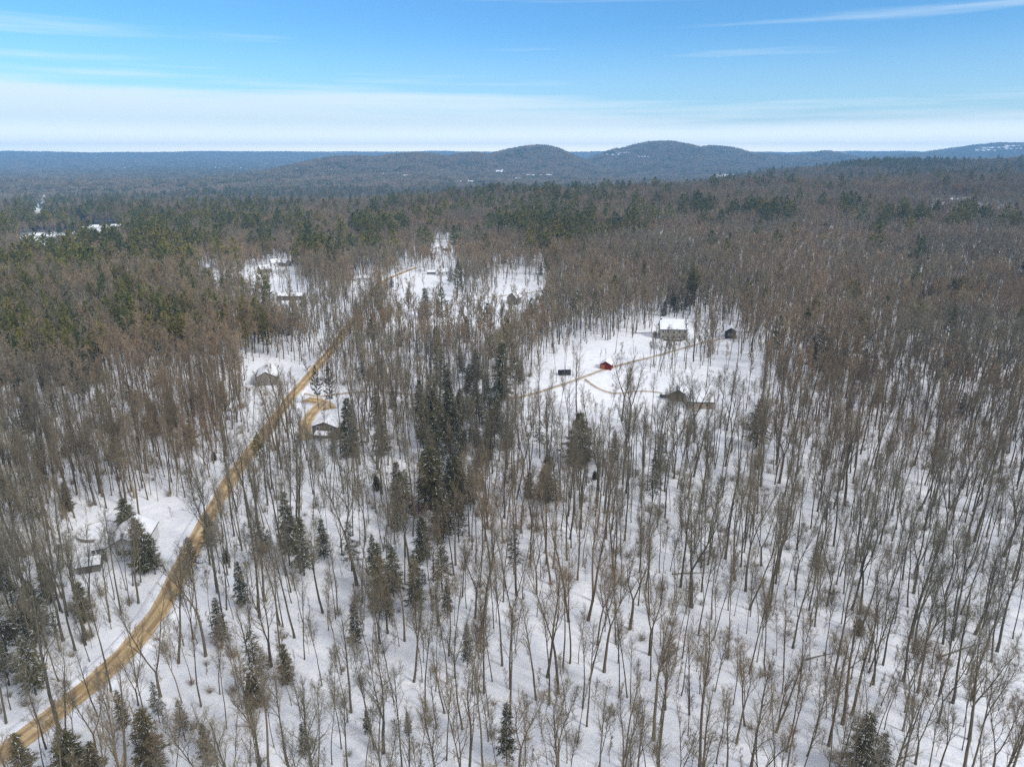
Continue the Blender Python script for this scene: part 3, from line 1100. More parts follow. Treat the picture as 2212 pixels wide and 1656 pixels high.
def pine(seed, hgt, lod=0, bare_to=0.35, width=1.0, dens=1.0):
    """white pine: level whorls of boughs with tufted plumes"""
    r = random.Random(seed)
    random.seed(seed)
    T, K = MB(), MB()
    lean_ = rv(r) * 0.01
    N = 8
    pts = [Vector((lean_.x * hgt * i / N + r.gauss(0, 0.05), lean_.y * hgt * i / N + r.gauss(0, 0.05), hgt * i / N - (0.3 if i == 0 else 0))) for i in range(N + 1)]
    T.tube(pts, [hgt * 0.0125 * (1 - 0.93 * i / N) for i in range(N + 1)], 6 if lod == 0 else 4)
    z = hgt * bare_to
    while z < hgt * 0.985:
        f = (z / hgt - bare_to) / (1 - bare_to)
        nb = r.randint(3, 6)
        a0 = r.uniform(0, 6.28)
        prof = (0.55 + 1.2 * f) if f < 0.30 else (1 - f) ** 0.75 * 1.18
        for k in range(nb):
            if r.random() < 0.14:
                continue
            a = a0 + 6.28 * k / nb + r.gauss(0, 0.25)
            L = hgt * 0.185 * width * max(prof, 0.07) * r.uniform(0.6, 1.2)
            rise = 0.10 + 0.75 * f ** 2 + r.gauss(0, 0.06)
            d = Vector((math.cos(a), math.sin(a), rise)).normalized()
            p0 = Vector((lean_.x * z, lean_.y * z, z))
            p1 = p0 + d * L * 0.55
            p2 = p0 + d * L + Vector((0, 0, L * 0.10))
            T.tube([p0, p1, p2], [0.045 + 0.01 * L, 0.04, 0.015], 3)
            nt_ = int((L * (11 if lod == 0 else 5) + 4) * dens)
            for _ in range(nt_):
                t = r.uniform(0.22, 1.0) ** 0.8
                q = (p0.lerp(p1, t / 0.55) if t < 0.55 else p1.lerp(p2, (t - 0.55) / 0.45))
                side = d.cross(Vector((0, 0, 1))).normalized() * r.uniform(-1, 1)
                wv = L * 0.30 * (1.15 - t)
                q = q + side * wv * r.random() + Vector((0, 0, r.gauss(0, 0.12)))
                e = (d * 0.7 + side * 0.9 + Vector((0, 0, r.uniform(0.0, 0.7))) + rv(r) * 0.3).normalized()
                K.tri(q, q + e * r.uniform(0.5, 1.05) * (1 if lod == 0 else 1.35), (0.24 if lod == 0 else 0.5))
        z += hgt * r.uniform(0.028, 0.050) * (1.0 if lod == 0 else 1.25)
    for _ in range(14):
        q = Vector((lean_.x * hgt, lean_.y * hgt, hgt * r.uniform(0.93, 1.0)))
        K.tri(q, q + Vector((r.gauss(0, 0.35), r.gauss(0, 0.35), r.uniform(0.2, 0.8))), 0.2)
    return T, K


def hemlock(seed, hgt, lod=0, bare_to=0.10, width=1.0, dens=1.0):
    """hemlock or spruce: narrow cone of drooping sprays"""
    r = random.Random(seed)
    random.seed(seed)
    T, K = MB(), MB()
    N = 7
    pts = [Vector((r.gauss(0, 0.04), r.gauss(0, 0.04), hgt * i / N - (0.3 if i == 0 else 0))) for i in range(N + 1)]
    T.tube(pts, [hgt * 0.012 * (1 - 0.93 * i / N) for i in range(N + 1)], 5 if lod == 0 else 4)
    z = hgt * bare_to
    while z < hgt * 0.98:
        f = (z / hgt - bare_to) / (1 - bare_to)
        nb = r.randint(4, 7)
        a0 = r.uniform(0, 6.28)
        for k in range(nb):
            a = a0 + 6.28 * k / nb + r.gauss(0, 0.3)
            L = hgt * 0.17 * width * ((1 - f) ** 0.72 * min(1, 0.65 + f * 2.2) + 0.03) * r.choice((0.35, 0.7, 0.9, 1.0, 1.1, 1.35)) * r.uniform(0.8, 1.2)
            d = Vector((math.cos(a), math.sin(a), 0.15 - 0.15 * (1 - f))).normalized()
            p0 = Vector((0, 0, z))
            p2 = p0 + d * L - Vector((0, 0, L * r.uniform(0.1, 0.32)))
            T.tube([p0, p2], [0.035, 0.01], 3)
            for _ in range(int((L * (12 if lod == 0 else 6) + 3) * dens)):
                t = r.uniform(0.1, 1.0) ** 0.75
                q = p0.lerp(p2, t)
                side = d.cross(Vector((0, 0, 1))).normalized() * r.uniform(-1, 1)
                q = q + side * L * 0.34 * (1.1 - t) + Vector((0, 0, r.gauss(0, 0.08)))
                e = (d * 0.8 + side * 0.7 + Vector((0, 0, r.uniform(-0.5, 0.15))) + rv(r) * 0.25).normalized()
                K.tri(q, q + e * r.uniform(0.45, 1.05) * (1 if lod == 0 else 1.4), (0.13 if lod == 0 else 0.4), 1 if (lod == 0 and r.random() < 0.05) else 0)
        z += hgt * r.uniform(0.020, 0.036) * (1 if lod == 0 else 1.4)
    for _ in range(8):
        q = Vector((0, 0, hgt * r.uniform(0.93, 1.0)))
        K.tri(q, q + Vector((r.gauss(0, 0.2), r.gauss(0, 0.2), r.uniform(0.2, 0.7))), 0.14)
    return T, K


BARE_SPECS = [  # look, height, kwargs, trunk/twig material
    ('tall straight', 22, dict(crown=0.48, spread=0.75), M_BARK, M_FINE),
    ('slim straight', 20, dict(crown=0.58, spread=0.6, r0=0.17), M_BARK, M_FINE),
    ('tall forked', 22, dict(crown=0.4, spread=0.9, fork=0.42), M_BARK, M_FINE),
    ('low forked', 21, dict(crown=0.4, spread=1.1, fork=0.22), M_BARK, M_FINE),
    ('broad crowned', 21, dict(crown=0.35, spread=1.15, r0=0.30, fork=0.34), M_BARK, M_FINE),
    ('leaning', 20, dict(crown=0.45, spread=0.8, lean=0.14), M_BARK, M_FINE),
    ('thin pole-like', 15, dict(crown=0.55, spread=0.5, r0=0.09), M_BARK, M_FINE),
    ('small spindly', 12, dict(crown=0.35, spread=0.8, r0=0.08, lean=0.05), M_BARK, M_FINE),
    ('pale barked', 17, dict(crown=0.4, spread=0.9, r0=0.14, fork=0.5), M_BIRCH, M_FINE),
    ('slender curved', 18, dict(crown=0.5, spread=0.7, r0=0.12, lean=0.10), M_BARK, M_FINE),
]
WEI = np.array([14, 22, 10, 4, 3, 6, 28, 10, 4, 12], float)
WEI /= WEI.sum()
BARE = [(l, h, bare(100 + i, h, lod=0, **k), mt, mk) for i, (l, h, k, mt, mk) in enumerate(BARE_SPECS)]


def as_mesh(tk, name, mt, mk):
    return tk[0].mesh(name + '_trunk', mt, True), tk[1].mesh(name + '_crown', [mk, M_SNOWC, mt])


def joined(tk, name, mt, mk):
    b = MB()
    b.v = tk[0].v + tk[1].v
    o = len(tk[0].v)
    b.f = tk[0].f + [tuple(i + o for i in f) for f in tk[1].f]
    b.m = [0] * len(tk[0].f) + [(1, 2, 0)[k_] for k_ in tk[1].m]
    return b.mesh(name, [mt, mk, M_SNOWC])


BARE_M = [as_mesh(b[2], 'bare_tree', b[3], b[4]) for b in BARE]


def lib(name, meshes):
    col = bpy.data.collections.new(name)
    for i, me in enumerate(meshes):
        o = bpy.data.objects.new('%s_%02d' % (name, i), me)
        col.objects.link(o)
    return col


def scatter(name, pts, idx, scl, rot, col, label=None):
    """one object: instances of the meshes in col at pts"""
    me = bpy.data.meshes.new(name)
    me.vertices.add(len(pts))
    me.vertices.foreach_set('co', np.asarray(pts, np.float32).ravel())
    a = me.attributes.new('idx', 'INT', 'POINT')
    a.data.foreach_set('value', np.asarray(idx, np.int32))
    a = me.attributes.new('scl', 'FLOAT_VECTOR', 'POINT')
    a.data.foreach_set('vector', np.asarray(scl, np.float32).ravel())
    a = me.attributes.new('rot', 'FLOAT_VECTOR', 'POINT')
    a.data.foreach_set('vector', np.asarray(rot, np.float32).ravel())
    me.update()
    o = bpy.data.objects.new(name, me)
    C.objects.link(o)
    g = bpy.data.node_groups.new(name, 'GeometryNodeTree')
    g.interface.new_socket('Geometry', in_out='INPUT', socket_type='NodeSocketGeometry')
    g.interface.new_socket('Geometry', in_out='OUTPUT', socket_type='NodeSocketGeometry')
    gi, go = g.nodes.new('NodeGroupInput'), g.nodes.new('NodeGroupOutput')
    iop = g.nodes.new('GeometryNodeInstanceOnPoints')
    ci = g.nodes.new('GeometryNodeCollectionInfo')
    ci.inputs['Collection'].default_value = col
    ci.inputs['Separate Children'].default_value = True
    ci.inputs['Reset Children'].default_value = True
    iop.inputs['Pick Instance'].default_value = True

    def attr(nm, ty):
        n = g.nodes.new('GeometryNodeInputNamedAttribute')
        n.data_type = ty
        n.inputs['Name'].default_value = nm
        return n.outputs[0]
    g.links.new(gi.outputs[0], iop.inputs['Points'])
    g.links.new(ci.outputs[0], iop.inputs['Instance'])
    g.links.new(attr('idx', 'INT'), iop.inputs['Instance Index'])
    g.links.new(attr('scl', 'FLOAT_VECTOR'), iop.inputs['Scale'])
    g.links.new(attr('rot', 'FLOAT_VECTOR'), iop.inputs['Rotation'])
    g.links.new(iop.outputs[0], go.inputs[0])
    md = o.modifiers.new('scatter', 'NODES')
    md.node_group = g
    tag(o, label, kind='stuff')
    return o


# ------------------------------------------------------------------ where trees stand
rng = np.random.default_rng(11)


def jgrid(cell, r0, r1, half_deg, keep):
    ang = rad(half_deg)
    xm = r1 * math.sin(ang)
    xs = np.arange(-xm, xm, cell)
    ys = np.arange(r0 * math.cos(ang) - cell, r1, cell)
    GX, GY = np.meshgrid(xs, ys)
    x = GX.ravel() + rng.uniform(-0.5, 0.5, GX.size) * cell * 0.95
    y = GY.ravel() + rng.uniform(-0.5, 0.5, GX.size) * cell * 0.95
    r = np.hypot(x, y)
    ok = (r >= r0) & (r < r1) & (np.abs(np.arctan2(x, y)) < ang) & (rng.random(x.size) < keep)
    return x[ok], y[ok]


def clear_mask(x, y, soft=True):
    ok = np.ones(len(x), bool)
    for line, w in LINES:
        L = np.array(line)
        near = (x > L[:, 0].min() - w - 5) & (x < L[:, 0].max() + w + 5) & (y > L[:, 1].min() - w - 5) & (y < L[:, 1].max() + w + 5)
        ii = np.nonzero(near)[0]
        for s in range(0, len(ii), 4000):
            k = ii[s:s + 4000]
            d = np.hypot(x[k, None] - L[None, :, 0], y[k, None] - L[None, :, 1]).min(1)
            ok[k[d < w]] = False
    for fx, fy, fr in FOOT:
        ok &= np.hypot(x - fx, y - fy) > fr
        # open yard or drive on the near side of each house back in the woods
        r_ = math.hypot(fx, fy)
        if r_ > 300:
            ux_, uy_ = fx / r_, fy / r_
            al = (fx - x) * ux_ + (fy - y) * uy_
            ac = np.abs((x - fx) * uy_ - (y - fy) * ux_)
            ok &= ~((al > 0) & (al < (0.15 if r_ < 1200 else 0.28) * r_) & (ac < fr * 1.15) & (rng.random(len(x)) < 0.88))
    for poly, sp in zip(OPEN, SPARSE):
        ins = in_poly(x, y, poly)
        ok &= ~(ins & (rng.random(len(x)) >= sp))
    for poly in FPOLY:
        ok &= ~in_poly(x, y, poly)
    return ok


# stands of evergreens: canopy position in the 2212 reading (cx, cy, rx, ry, share, kind p/h)
STANDS = [
    (120, 745, 190, 75, .50, 'p'), (330, 695, 130, 45, .45, 'p'), (50, 650, 110, 50, .42, 'p'), (460, 690, 110, 35, .45, 'p'), (300, 590, 260, 60, .25, 'p'),
    (100, 600, 160, 50, .28, 'p'), (580, 655, 60, 30, .5, 'h'), (690, 552, 50, 16, .9, 'p'), (820, 492, 70, 20, .6, 'p'), (1230, 492, 170, 34, .65, 'p'),
    (1130, 432, 200, 26, .38, 'p'), (1505, 452, 50, 16, .95, 'p'), (1640, 466, 75, 20, .85, 'p'), (1395, 465, 70, 26, .6, 'p'), (2075, 472, 60, 20, .85, 'p'),
    (1950, 482, 60, 20, .55, 'p'), (1850, 460, 80, 18, .6, 'p'), (2180, 482, 40, 20, .7, 'p'), (1880, 354, 190, 9, .8, 'p'), (650, 405, 420, 26, .55, 'p'),
    (560, 372, 420, 18, .8, 'h'), (1490, 388, 160, 14, .3, 'p'), (1560, 374, 120, 8, .5, 'p'), (200, 480, 240, 60, .30, 'p'), (540, 470, 200, 40, .30, 'p'),
    (330, 530, 120, 25, .35, 'p'), (120, 395, 250, 25, .45, 'h'), (1250, 405, 200, 12, .3, 'p'), (2050, 372, 180, 20, .22, 'p'), (60, 1500, 130, 120, .3, 'h'), (250, 1290, 60, 50, .3, 'h'), (1180, 550, 60, 20, .5, 'p'),
    (1560, 545, 35, 14, .5, 'p'), (1000, 870, 110, 65, .80, 'h'), (945, 1020, 90, 90, .66, 'h'), (880, 1180, 90, 100, .36, 'h'), (1180, 1060, 130, 90, .12, 'h'),
    (660, 1150, 110, 80, .32, 'h'), (90, 1330, 130, 130, .34, 'h'), (250, 1350, 60, 60, .2, 'h'), (330, 1500, 90, 100, .12, 'h'), (1060, 780, 60, 60, .35, 'h'),
    (920, 455, 120, 25, .4, 'p'), (740, 520, 200, 30, .15, 'p'), (1720, 520, 300, 30, .12, 'h'), (1950, 640, 150, 40, .07, 'p'), (60, 900, 80, 80, .12, 'p'),
    (250, 880, 150, 60, .08, 'p'), (1780, 740, 60, 60, .18, 'h'), (1890, 780, 60, 60, .12, 'h'), (1590, 780, 40, 40, .1, 'h'), (1480, 620, 40, 40, .25, 'h'),
    (2010, 620, 60, 30, .3, 'h'),
]


def ever_prob(x, y):
    z = H(x, y) + 13
    px, py, d = project(x, y, z)
    p = np.where(py < 560, 0.035, np.where(py < 800, 0.02, 0.006)) + np.where((px < 500) & (py < 700), 0.06, 0) + np.where(py < 400, 0.03, 0)
    kind = (rng.random(len(x)) < 0.35).astype(int)
    kind = np.where(py > 760, 1, kind)
    clus = roll(x, y, 75, 6.3) + 0.6 * roll(x, y, 31, 2.9)
    for cx, cy, rx, ry, s, k in STANDS:
        q = ((px - cx) / rx) ** 2 + ((py - cy) / ry) ** 2
        w = s * np.clip(1.35 - q, 0, 1) * (1.0 if (ry < 14 or cy > 760) else np.clip(0.7 + 2.0 * clus, 0.03, 1.5))
        up = w > p
        p = np.where(up, w, p)
        kind = np.where(up, np.where(rng.random(len(x)) < 0.85, 1 if k == 'h' else 0, 0 if k == 'h' else 1), kind)
    kind = np.where(py > 760, 1, kind)
    p = np.where(py < 560, p * 0.62, p)
    p = np.where((py < 560) & (px > 560), p * 0.6, p)
    p = np.where((py > 372) & (py < 480), p * 0.62, p)
    p = np.where((py > 900) & (px > 1250), p * 0.35, p)
    return p, kind


# hand placed evergreens, read off the photograph: (x, top y, base y, kind, tone, words)
EV = [
    (1633, 862, 968, 'h', 'd', 1.5, 'dense dark column-shaped hemlock standing alone below the tan house'),
    (937, 888, 1000, 'h', 'd', 1.1, 'dark pointed hemlock in the centre of the wood'),
    (932, 958, 1100, 'h', 'd', 1.25, 'largest dark green hemlock in the centre of the wood'),
    (985, 985, 1095, 'h', 'd', 1.1, 'dark hemlock close behind the largest central one'),
    (826, 893, 985, 'h', 'd', 1.1, 'dark conical hemlock between the grey brown house and the central wood'),
    (758, 856, 985, 'h', 'd', 0.9, 'tall hemlock with green tip beside the junction clearing'),
    (816, 835, 920, 'h', 'd', 0.9, 'hemlock with narrow tip behind the junction clearing'),
    (944, 702, 760, 'h', 'd', 1.2, 'round dark evergreen above the central wood'),
    (952, 748, 850, 'h', 'd', 1.3, 'broad dark hemlock left of the central pair'),
    (1085, 737, 860, 'h', 'd', 1.1, 'tall dark hemlock at the left edge of the house clearing'),
    (1052, 800, 880, 'h', 'd', 1.1, 'shorter hemlock just left of the clearing edge'),
    (965, 835, 920, 'h', 'o', 1.5, 'wide olive hemlock above the central wood'),
    (1030, 845, 930, 'h', 'o', 1.5, 'wide olive brown hemlock beside the lane entrance'),
    (1075, 862, 930, 'h', 'o', 1.3, 'olive brown hemlock at the left end of the lane'),
    (920, 620, 690, 'h', 'd', 1.2, 'dark evergreen left of the pair beside the side track'),
    (957, 620, 712, 'p', 'g', 1.0, 'green pine with layered boughs beside the side track'),
    (1052, 655, 738, 'p', 'g', 1.15, 'bright green pine, taller of two below the side track'),
    (1008, 682, 755, 'p', 'g', 1.1, 'green pine, shorter of two below the side track'),
    (864, 712, 748, 'h', 'd', 1.2, 'small dark evergreen tip above brown wood'),
    (1490, 570, 680, 'p', 'd', 1.0, 'very tall dark pine behind the large tan house'),
    (1645, 620, 700, 'p', 'g', 0.9, 'slim yellow green pine right of the tan house'),
    (1755, 636, 725, 'p', 'g', 0.9, 'upright green pine in the wood right of the cabin'),
    (1906, 622, 720, 'p', 'g', 1.1, 'large green pine standing over the right hand wood'),
    (1971, 654, 745, 'p', 'g', 1.15, 'broad pine with flat boughs over the right hand wood'),
    (2045, 598, 690, 'h', 'd', 1.0, 'dark evergreen near the right hand end of the brown wood'),
    (2050, 630, 690, 'p', 'g', 0.9, 'yellow green pine in front of the dark right hand evergreen'),
    (2205, 540, 640, 'h', 'd', 1.5, 'large dark evergreen at the right border'),
    (1762, 702, 810, 'h', 'd', 1.1, 'shaggy dark hemlock in the wood right of the cabin'),
    (1250, 888, 1000, 'h', 'd', 1.4, 'bushy dark hemlock below the lane'),
    (1325, 928, 1010, 'h', 'o', 0.8, 'thin brownish hemlock below the lane'),
    (1424, 934, 1035, 'h', 'o', 0.9, 'pointed brownish hemlock below the olive garage'),
    (1165, 905, 970, 'h', 'o', 1.1, 'brownish evergreen left of the bushy one below the lane'),
    (688, 790, 880, 'p', 'd', 0.8, 'dark pine left of a pair in the junction clearing'),
    (714, 782, 882, 'p', 'd', 0.85, 'dark pine right of a pair in the junction clearing'),
    (418, 908, 1000, 'p', 'y', 1.0, 'bright yellow green pine left of the road'),
    (228, 838, 925, 'p', 'y', 0.95, 'yellow tinged pine in the brown left hand wood'),
    (285, 822, 890, 'p', 'g', 0.95, 'green pine right of the yellow tinged pine'),
    (490, 822, 905, 'p', 'g', 0.9, 'green pine above the grey gabled house clearing'),
    (564, 932, 1010, 'p', 'g', 1.25, 'green pine overhanging the road bend'),
    (122, 850, 915, 'p', 'g', 0.9, 'green pine near the left border of the brown wood'),
    (278, 1074, 1150, 'h', 'd', 1.6, 'dense round dark evergreen behind the white house'),
    (312, 1118, 1235, 'h', 'd', 1.3, 'dark hemlock beside the white house wall'),
    (336, 1150, 1240, 'h', 'd', 1.1, 'smaller dark hemlock right of the white house'),
    (418, 1158, 1245, 'h', 'o', 1.2, 'olive hemlock leaning over the road above the bend'),
    (457, 1108, 1190, 'h', 'o', 1.2, 'olive hemlock at the right edge of the road'),
    (627, 1058, 1200, 'h', 'd', 0.8, 'tall ragged hemlock right of the road'),
    (700, 1118, 1205, 'h', 'd', 0.9, 'dark hemlock beside a snowy gap'),
    (822, 1168, 1300, 'h', 'd', 0.9, 'tall ragged hemlock below the central wood'),
    (858, 1078, 1150, 'h', 'd', 1.3, 'low snowy spruce in the middle of the wood'),
    (905, 1180, 1290, 'h', 'o', 0.9, 'ragged brown hemlock below the central wood'),
    (525, 1210, 1310, 'h', 'd', 0.8, 'open branched hemlock right of the road'),
    (480, 1290, 1400, 'h', 'o', 0.9, 'brown green hemlock at the road shoulder'),
    (770, 1300, 1400, 'h', 'o', 0.9, 'brown hemlock among bare poles below a snowy gap'),
    (1010, 1345, 1440, 'h', 'o', 0.75, 'sparse brown hemlock among bare poles'),
    (160, 1572, 1690, 'h', 'd', 1.6, 'broad dark evergreen bush beside the road foot'),
    (215, 1600, 1700, 'h', 'd', 1.2, 'smaller dark evergreen right of the broad bush'),
    (448, 1562, 1640, 'h', 'd', 1.1, 'young dark hemlock in lower snow'),
    (400, 1510, 1600, 'h', 'o', 0.9, 'young olive hemlock left of a dark one in lower snow'),
    (78, 1375, 1500, 'h', 'd', 1.3, 'heavy dark hemlock left of the road'),
    (185, 1255, 1340, 'h', 'd', 1.2, 'dark hemlock above the left road shoulder'),
    (20, 1380, 1480, 'h', 'o', 1.5, 'broad olive evergreen at the left border'),
    (14, 1195, 1290, 'h', 'd', 1.0, 'dark hemlock at the left border level with the white house'),
    (270, 1490, 1580, 'h', 'o', 0.9, 'olive hemlock just right of the road'),
    (345, 1470, 1560, 'h', 'o', 0.8, 'thin olive hemlock right of the road'),
    (1095, 1515, 1650, 'h', 'o', 0.8, 'sparse brown green young hemlock near the bottom centre'),
    (882, 1535, 1590, 'h', 'o', 0.8, 'small round brown evergreen among bare trunks'),
    (795, 1530, 1590, 'h', 'o', 0.8, 'small brown evergreen left of another among bare trunks'),
    (660, 1560, 1640, 'h', 'o', 0.8, 'small brownish evergreen near the bottom'),
    (1850, 1538, 1690, 'h', 'o', 1.2, 'brown olive hemlock near the bottom right'),
    (1890, 1580, 1700, 'h', 'o', 1.0, 'second brown olive hemlock near the bottom right'),
    (588, 785, 822, 'h', 'd', 0.55, 'narrow dark arborvitae beside the grey gabled house'),
    (1461, 828, 866, 'h', 'd', 0.75, 'narrow dark arborvitae beside the olive garage'),
    (1200, 1010, 1100, 'h', 'o', 0.8, 'brownish hemlock in the open wood below the lane'),
    (1110, 1130, 1240, 'h', 'o', 0.8, 'tall brownish hemlock right of the central wood'),
    (145, 1045, 1090, 'h', 'd', 1.2, 'small dark spruce in the snow above the white house'),
]


def ht_for(p, ytop):
    lo, hi = 1.0, 45.0
    for _ in range(30):
        m = 0.5 * (lo + hi)
        _, py, _ = project(np.array(p.x), np.array(p.y), np.array(p.z + m))
        if py < ytop:
            hi = m
        else:
            lo = m
    return lo


NMAT = {'d': M_HEM, 'g': M_PINE, 'y': M_PINEY, 'o': M_HEMO}
PINE_V = [pine(300 + i, 22, bare_to=b, width=w) for i, (b, w) in enumerate([(0.30, 1.0), (0.40, 1.1), (0.22, 0.9), (0.35, 1.2)])]
HEM_V = [hemlock(400 + i, 16, bare_to=b, width=w, dens=dn) for i, (b, w, dn) in enumerate([(0.08, 1.05, 1.4), (0.15, 1.0, 0.9), (0.05, 1.2, 1.6), (0.22, 1.1, 0.6)])]
_cache = {}


def ever_mesh(kind, v, tone):
    key = (kind, v, tone)
    if key not in _cache:
        tk = (PINE_V if kind == 'p' else HEM_V)[v]
        nm = 'pine_tree' if kind == 'p' else 'hemlock_tree'
        mt = NMAT[tone]
        if kind == 'p' and tone == 'd':
            mt = M_HEM
        _cache[key] = as_mesh(tk, nm, M_PINEBARK, mt)
    return _cache[key]


def put_tree(name, mt, mk, x, y, z, rz, sx, sz, label, cat, group, tilt=(0, 0)):
    t = empty(name, (x, y, z), 0)
    t.rotation_euler = (tilt[0], tilt[1], rz)
    t.scale = (sx, sx, sz)
    tag(t, label, cat, group)
    for nm, me in (('trunk', mt), ('crown', mk)):
        o = bpy.data.objects.new(nm, me)
        o.parent = t
        C.objects.link(o)
    return t


random.seed(77)
ev_xy = []
for (px, yt, yb, kind, tone, wd, lab) in EV:
    q = P(px, yb)
    hh = ht_for(q, yt)
    hh = min(hh, 30)
    base_h = 22.0 if kind == 'p' else 16.0
    v = random.randrange(3) if not (kind == 'h' and tone == 'o') else random.choice([1, 3])
    mt, mk = ever_mesh(kind, v, tone)
    sz = hh / base_h
    put_tree('pine_tree' if kind == 'p' else 'hemlock_tree', mt, mk, q.x, q.y, q.z, random.uniform(0, 6.28), sz * wd, sz, lab,
             'pine tree' if kind == 'p' else 'hemlock tree', 'pines standing in the wood' if kind == 'p' else 'hemlocks standing in the wood')
    ev_xy.append((q.x, q.y, 2.0 + 1.6 * wd))

# random field of trees
x, y = jgrid(4.5, 62, 620, 47, 0.94)
xa, ya = jgrid(5.3, 62, 260, 47, 0.9)       # thicker wood left of the road
lx_ = np.interp(ya, [p_[1] for p_ in road_line], [p_[0] for p_ in road_line])
k_ = (xa < lx_ - 7)
x, y = np.concatenate([x, xa[k_]]), np.concatenate([y, ya[k_]])
ok = clear_mask(x, y)
# near the camera the wood is open
dn = 0.84 + 0.25 * roll(x, y, 90, 3.3) + 0.3 * sstep(200, 420, np.hypot(x, y))
ok &= rng.random(len(x)) < np.clip(dn, 0.3, 1)
for ex, ey, er in ev_xy:
    ok &= np.hypot(x - ex, y - ey) > er
x, y = x[ok], y[ok]
p, kd = ever_prob(x, y)
isev = rng.random(len(x)) < p
rx_ = np.interp(y, [p_[1] for p_ in road_line], [p_[0] for p_ in road_line])
isev &= ~((np.abs(x - rx_) < 11) & (y < 420))
bx, by = x[~isev], y[~isev]
ex, ey, ek = x[isev], y[isev], kd[isev]
bz = H(bx, by)
var = rng.choice(len(BARE), len(bx), p=WEI)
hs = np.array([b[1] for b in BARE])[var]
sc = np.clip(rng.normal(1.06, 0.18, len(bx)), 0.6, 1.42) * (1 + 0.06 * roll(bx, by, 140, 0.7))
big = rng.random(len(bx)) < 0.05
sc = np.where(big & (hs > 19), sc * 1.18, sc)
px, py, dd = project(bx, by, bz)
tx, ty, td = project(bx, by, bz + hs * sc * 0.8)
vis = (ty < 1656 + 10) & (py > 300) & (px > -25) & (px < 2237) & (tx > -60) & (tx < 2272)
size = hs * sc / dd * np.where(py > 1656, np.clip((1656 - ty) / np.maximum(py - ty, 1), 0, 1), 1)
order = np.argsort(-np.where(vis, size, 0))
chosen = order[:295]
rest = np.ones(len(bx), bool)
rest[chosen] = False
rest &= ~((~vis) & (py > 1656))             # nothing of these shows

# labels for the nearest bare trees: look, row, place among their like
ORD = ['first', 'second', 'third', 'fourth', 'fifth', 'sixth', 'seventh', 'eighth', 'ninth', 'tenth', 'eleventh', 'twelfth', 'thirteenth', 'fourteenth',
       'fifteenth', 'sixteenth', 'seventeenth', 'eighteenth', 'nineteenth', 'twentieth']
rows = [(1560, 'in the lowest row'), (1440, 'in the second row up'), (1330, 'in the third row up'), (1230, 'in the fourth row up'), (0, 'in the top row of nearby trees')]
TENS = ['', '', 'twenty', 'thirty', 'forty', 'fifty', 'sixty', 'seventy', 'eighty', 'ninety']


def ordinal(n):
    if n < 20:
        return ORD[n]
    a, b = divmod(n + 1, 10)
    return TENS[a] + '-' + ORD[b - 1] if b else TENS[a][:-1] + 'ieth'


cells = {}
for i in chosen:
    base = min(py[i], 9999)
    row = next(k for k, (yy, _) in enumerate(rows) if base >= yy)
    side = 'left of the dirt road' if bx[i] < np.interp(by[i], [p_[1] for p_ in road_line], [p_[0] for p_ in road_line]) else (
        'between the road and the wood middle' if px[i] < 1000 else ('in the lower middle wood' if px[i] < 1560 else 'in the right hand wood'))
    cells.setdefault((row, side, var[i]), []).append(i)
for (row, side, v), ids in cells.items():
    ids.sort(key=lambda i: px[i])
    for k, i in enumerate(ids):
        look = BARE[v][0]
        sz_ = 'very tall ' if sc[i] * hs[i] > 25 and 'tall' not in look else ''
        if len(ids) == 1:
            lab = f'{sz_}{look} leafless tree {side}, {rows[row][1]}'
        else:
            lab = f'{sz_}{look} leafless tree, {ordinal(k)} from left, {rows[row][1]} {side}'
        w_ = lab.replace(',', '').split()
        while len(w_) > 16:
            lab = lab.replace(' leafless tree', ' tree').replace('very tall ', '').replace('in the right hand wood', 'right hand wood').replace('between the road and the wood middle', 'right of the road')
            lab = lab.replace('in the top row of nearby trees', 'in the top row')
            w_ = lab.replace(',', '').split()
            break
        put_tree('bare_tree', BARE_M[v][0], BARE_M[v][1], bx[i], by[i], bz[i], rng.uniform(0, 6.28), sc[i] * rng.uniform(0.9, 1.15), sc[i], lab, 'bare tree',
                 'nearby leafless trees on the snow', (rng.normal(0, 0.045), rng.normal(0, 0.045)))

# single trees one can pick out in the photograph
BROAD = as_mesh(bare(961, 20, crown=0.3, spread=1.5, fork=0.25, r0=0.32, twigw=1.5), 'bare_tree', M_BIRCH, M_BIRCH)
FEAT = [
    (292, 1075, 940, 'broad', 1.5, 'very broad tan crowned leafless tree above the white house'),
    (962, 1092, 1022, 'broad', 0.7, 'pale barked leafless tree in front of the central hemlocks'),
    (1202, 825, 735, 6, 1.0, 'bare pole-like tree just left of the black dumpster'),
    (1218, 812, 735, 6, 0.9, 'bare pole-like tree rising in front of the black dumpster'),
    (1237, 811, 735, 1, 0.8, 'straight bare tree right of the black dumpster'),
    (1250, 812, 737, 1, 0.8, 'straight bare tree halfway between dumpster and red shed'),
    (1343, 909, 740, 4, 1.1, 'tall many stemmed leafless tree below the red shed'),
    (1372, 908, 800, 3, 0.9, 'forked leafless tree below the drive fork'),
    (1416, 789, 725, 2, 1.0, 'forked leafless tree at the lane below the tan house'),
    (1296, 782, 755, 7, 1.0, 'small bushy leafless tree behind the red shed'),
    (1308, 775, 752, 7, 1.1, 'small rounded leafless tree behind the shed roof'),
    (1572, 800, 702, 6, 1.0, 'thin bare pole in front of the dark brown cabin'),
    (1592, 796, 690, 0, 0.9, 'tall straight bare tree at the right corner of the dark cabin'),
    (1465, 900, 800, 2, 1.0, 'leafless tree standing before the olive garage'),
    (1545, 925, 820, 9, 1.0, 'slender leafless tree before the low tan house'),
    (1200, 962, 860, 3, 1.0, 'forked leafless tree at the lower left of the clearing'),
]
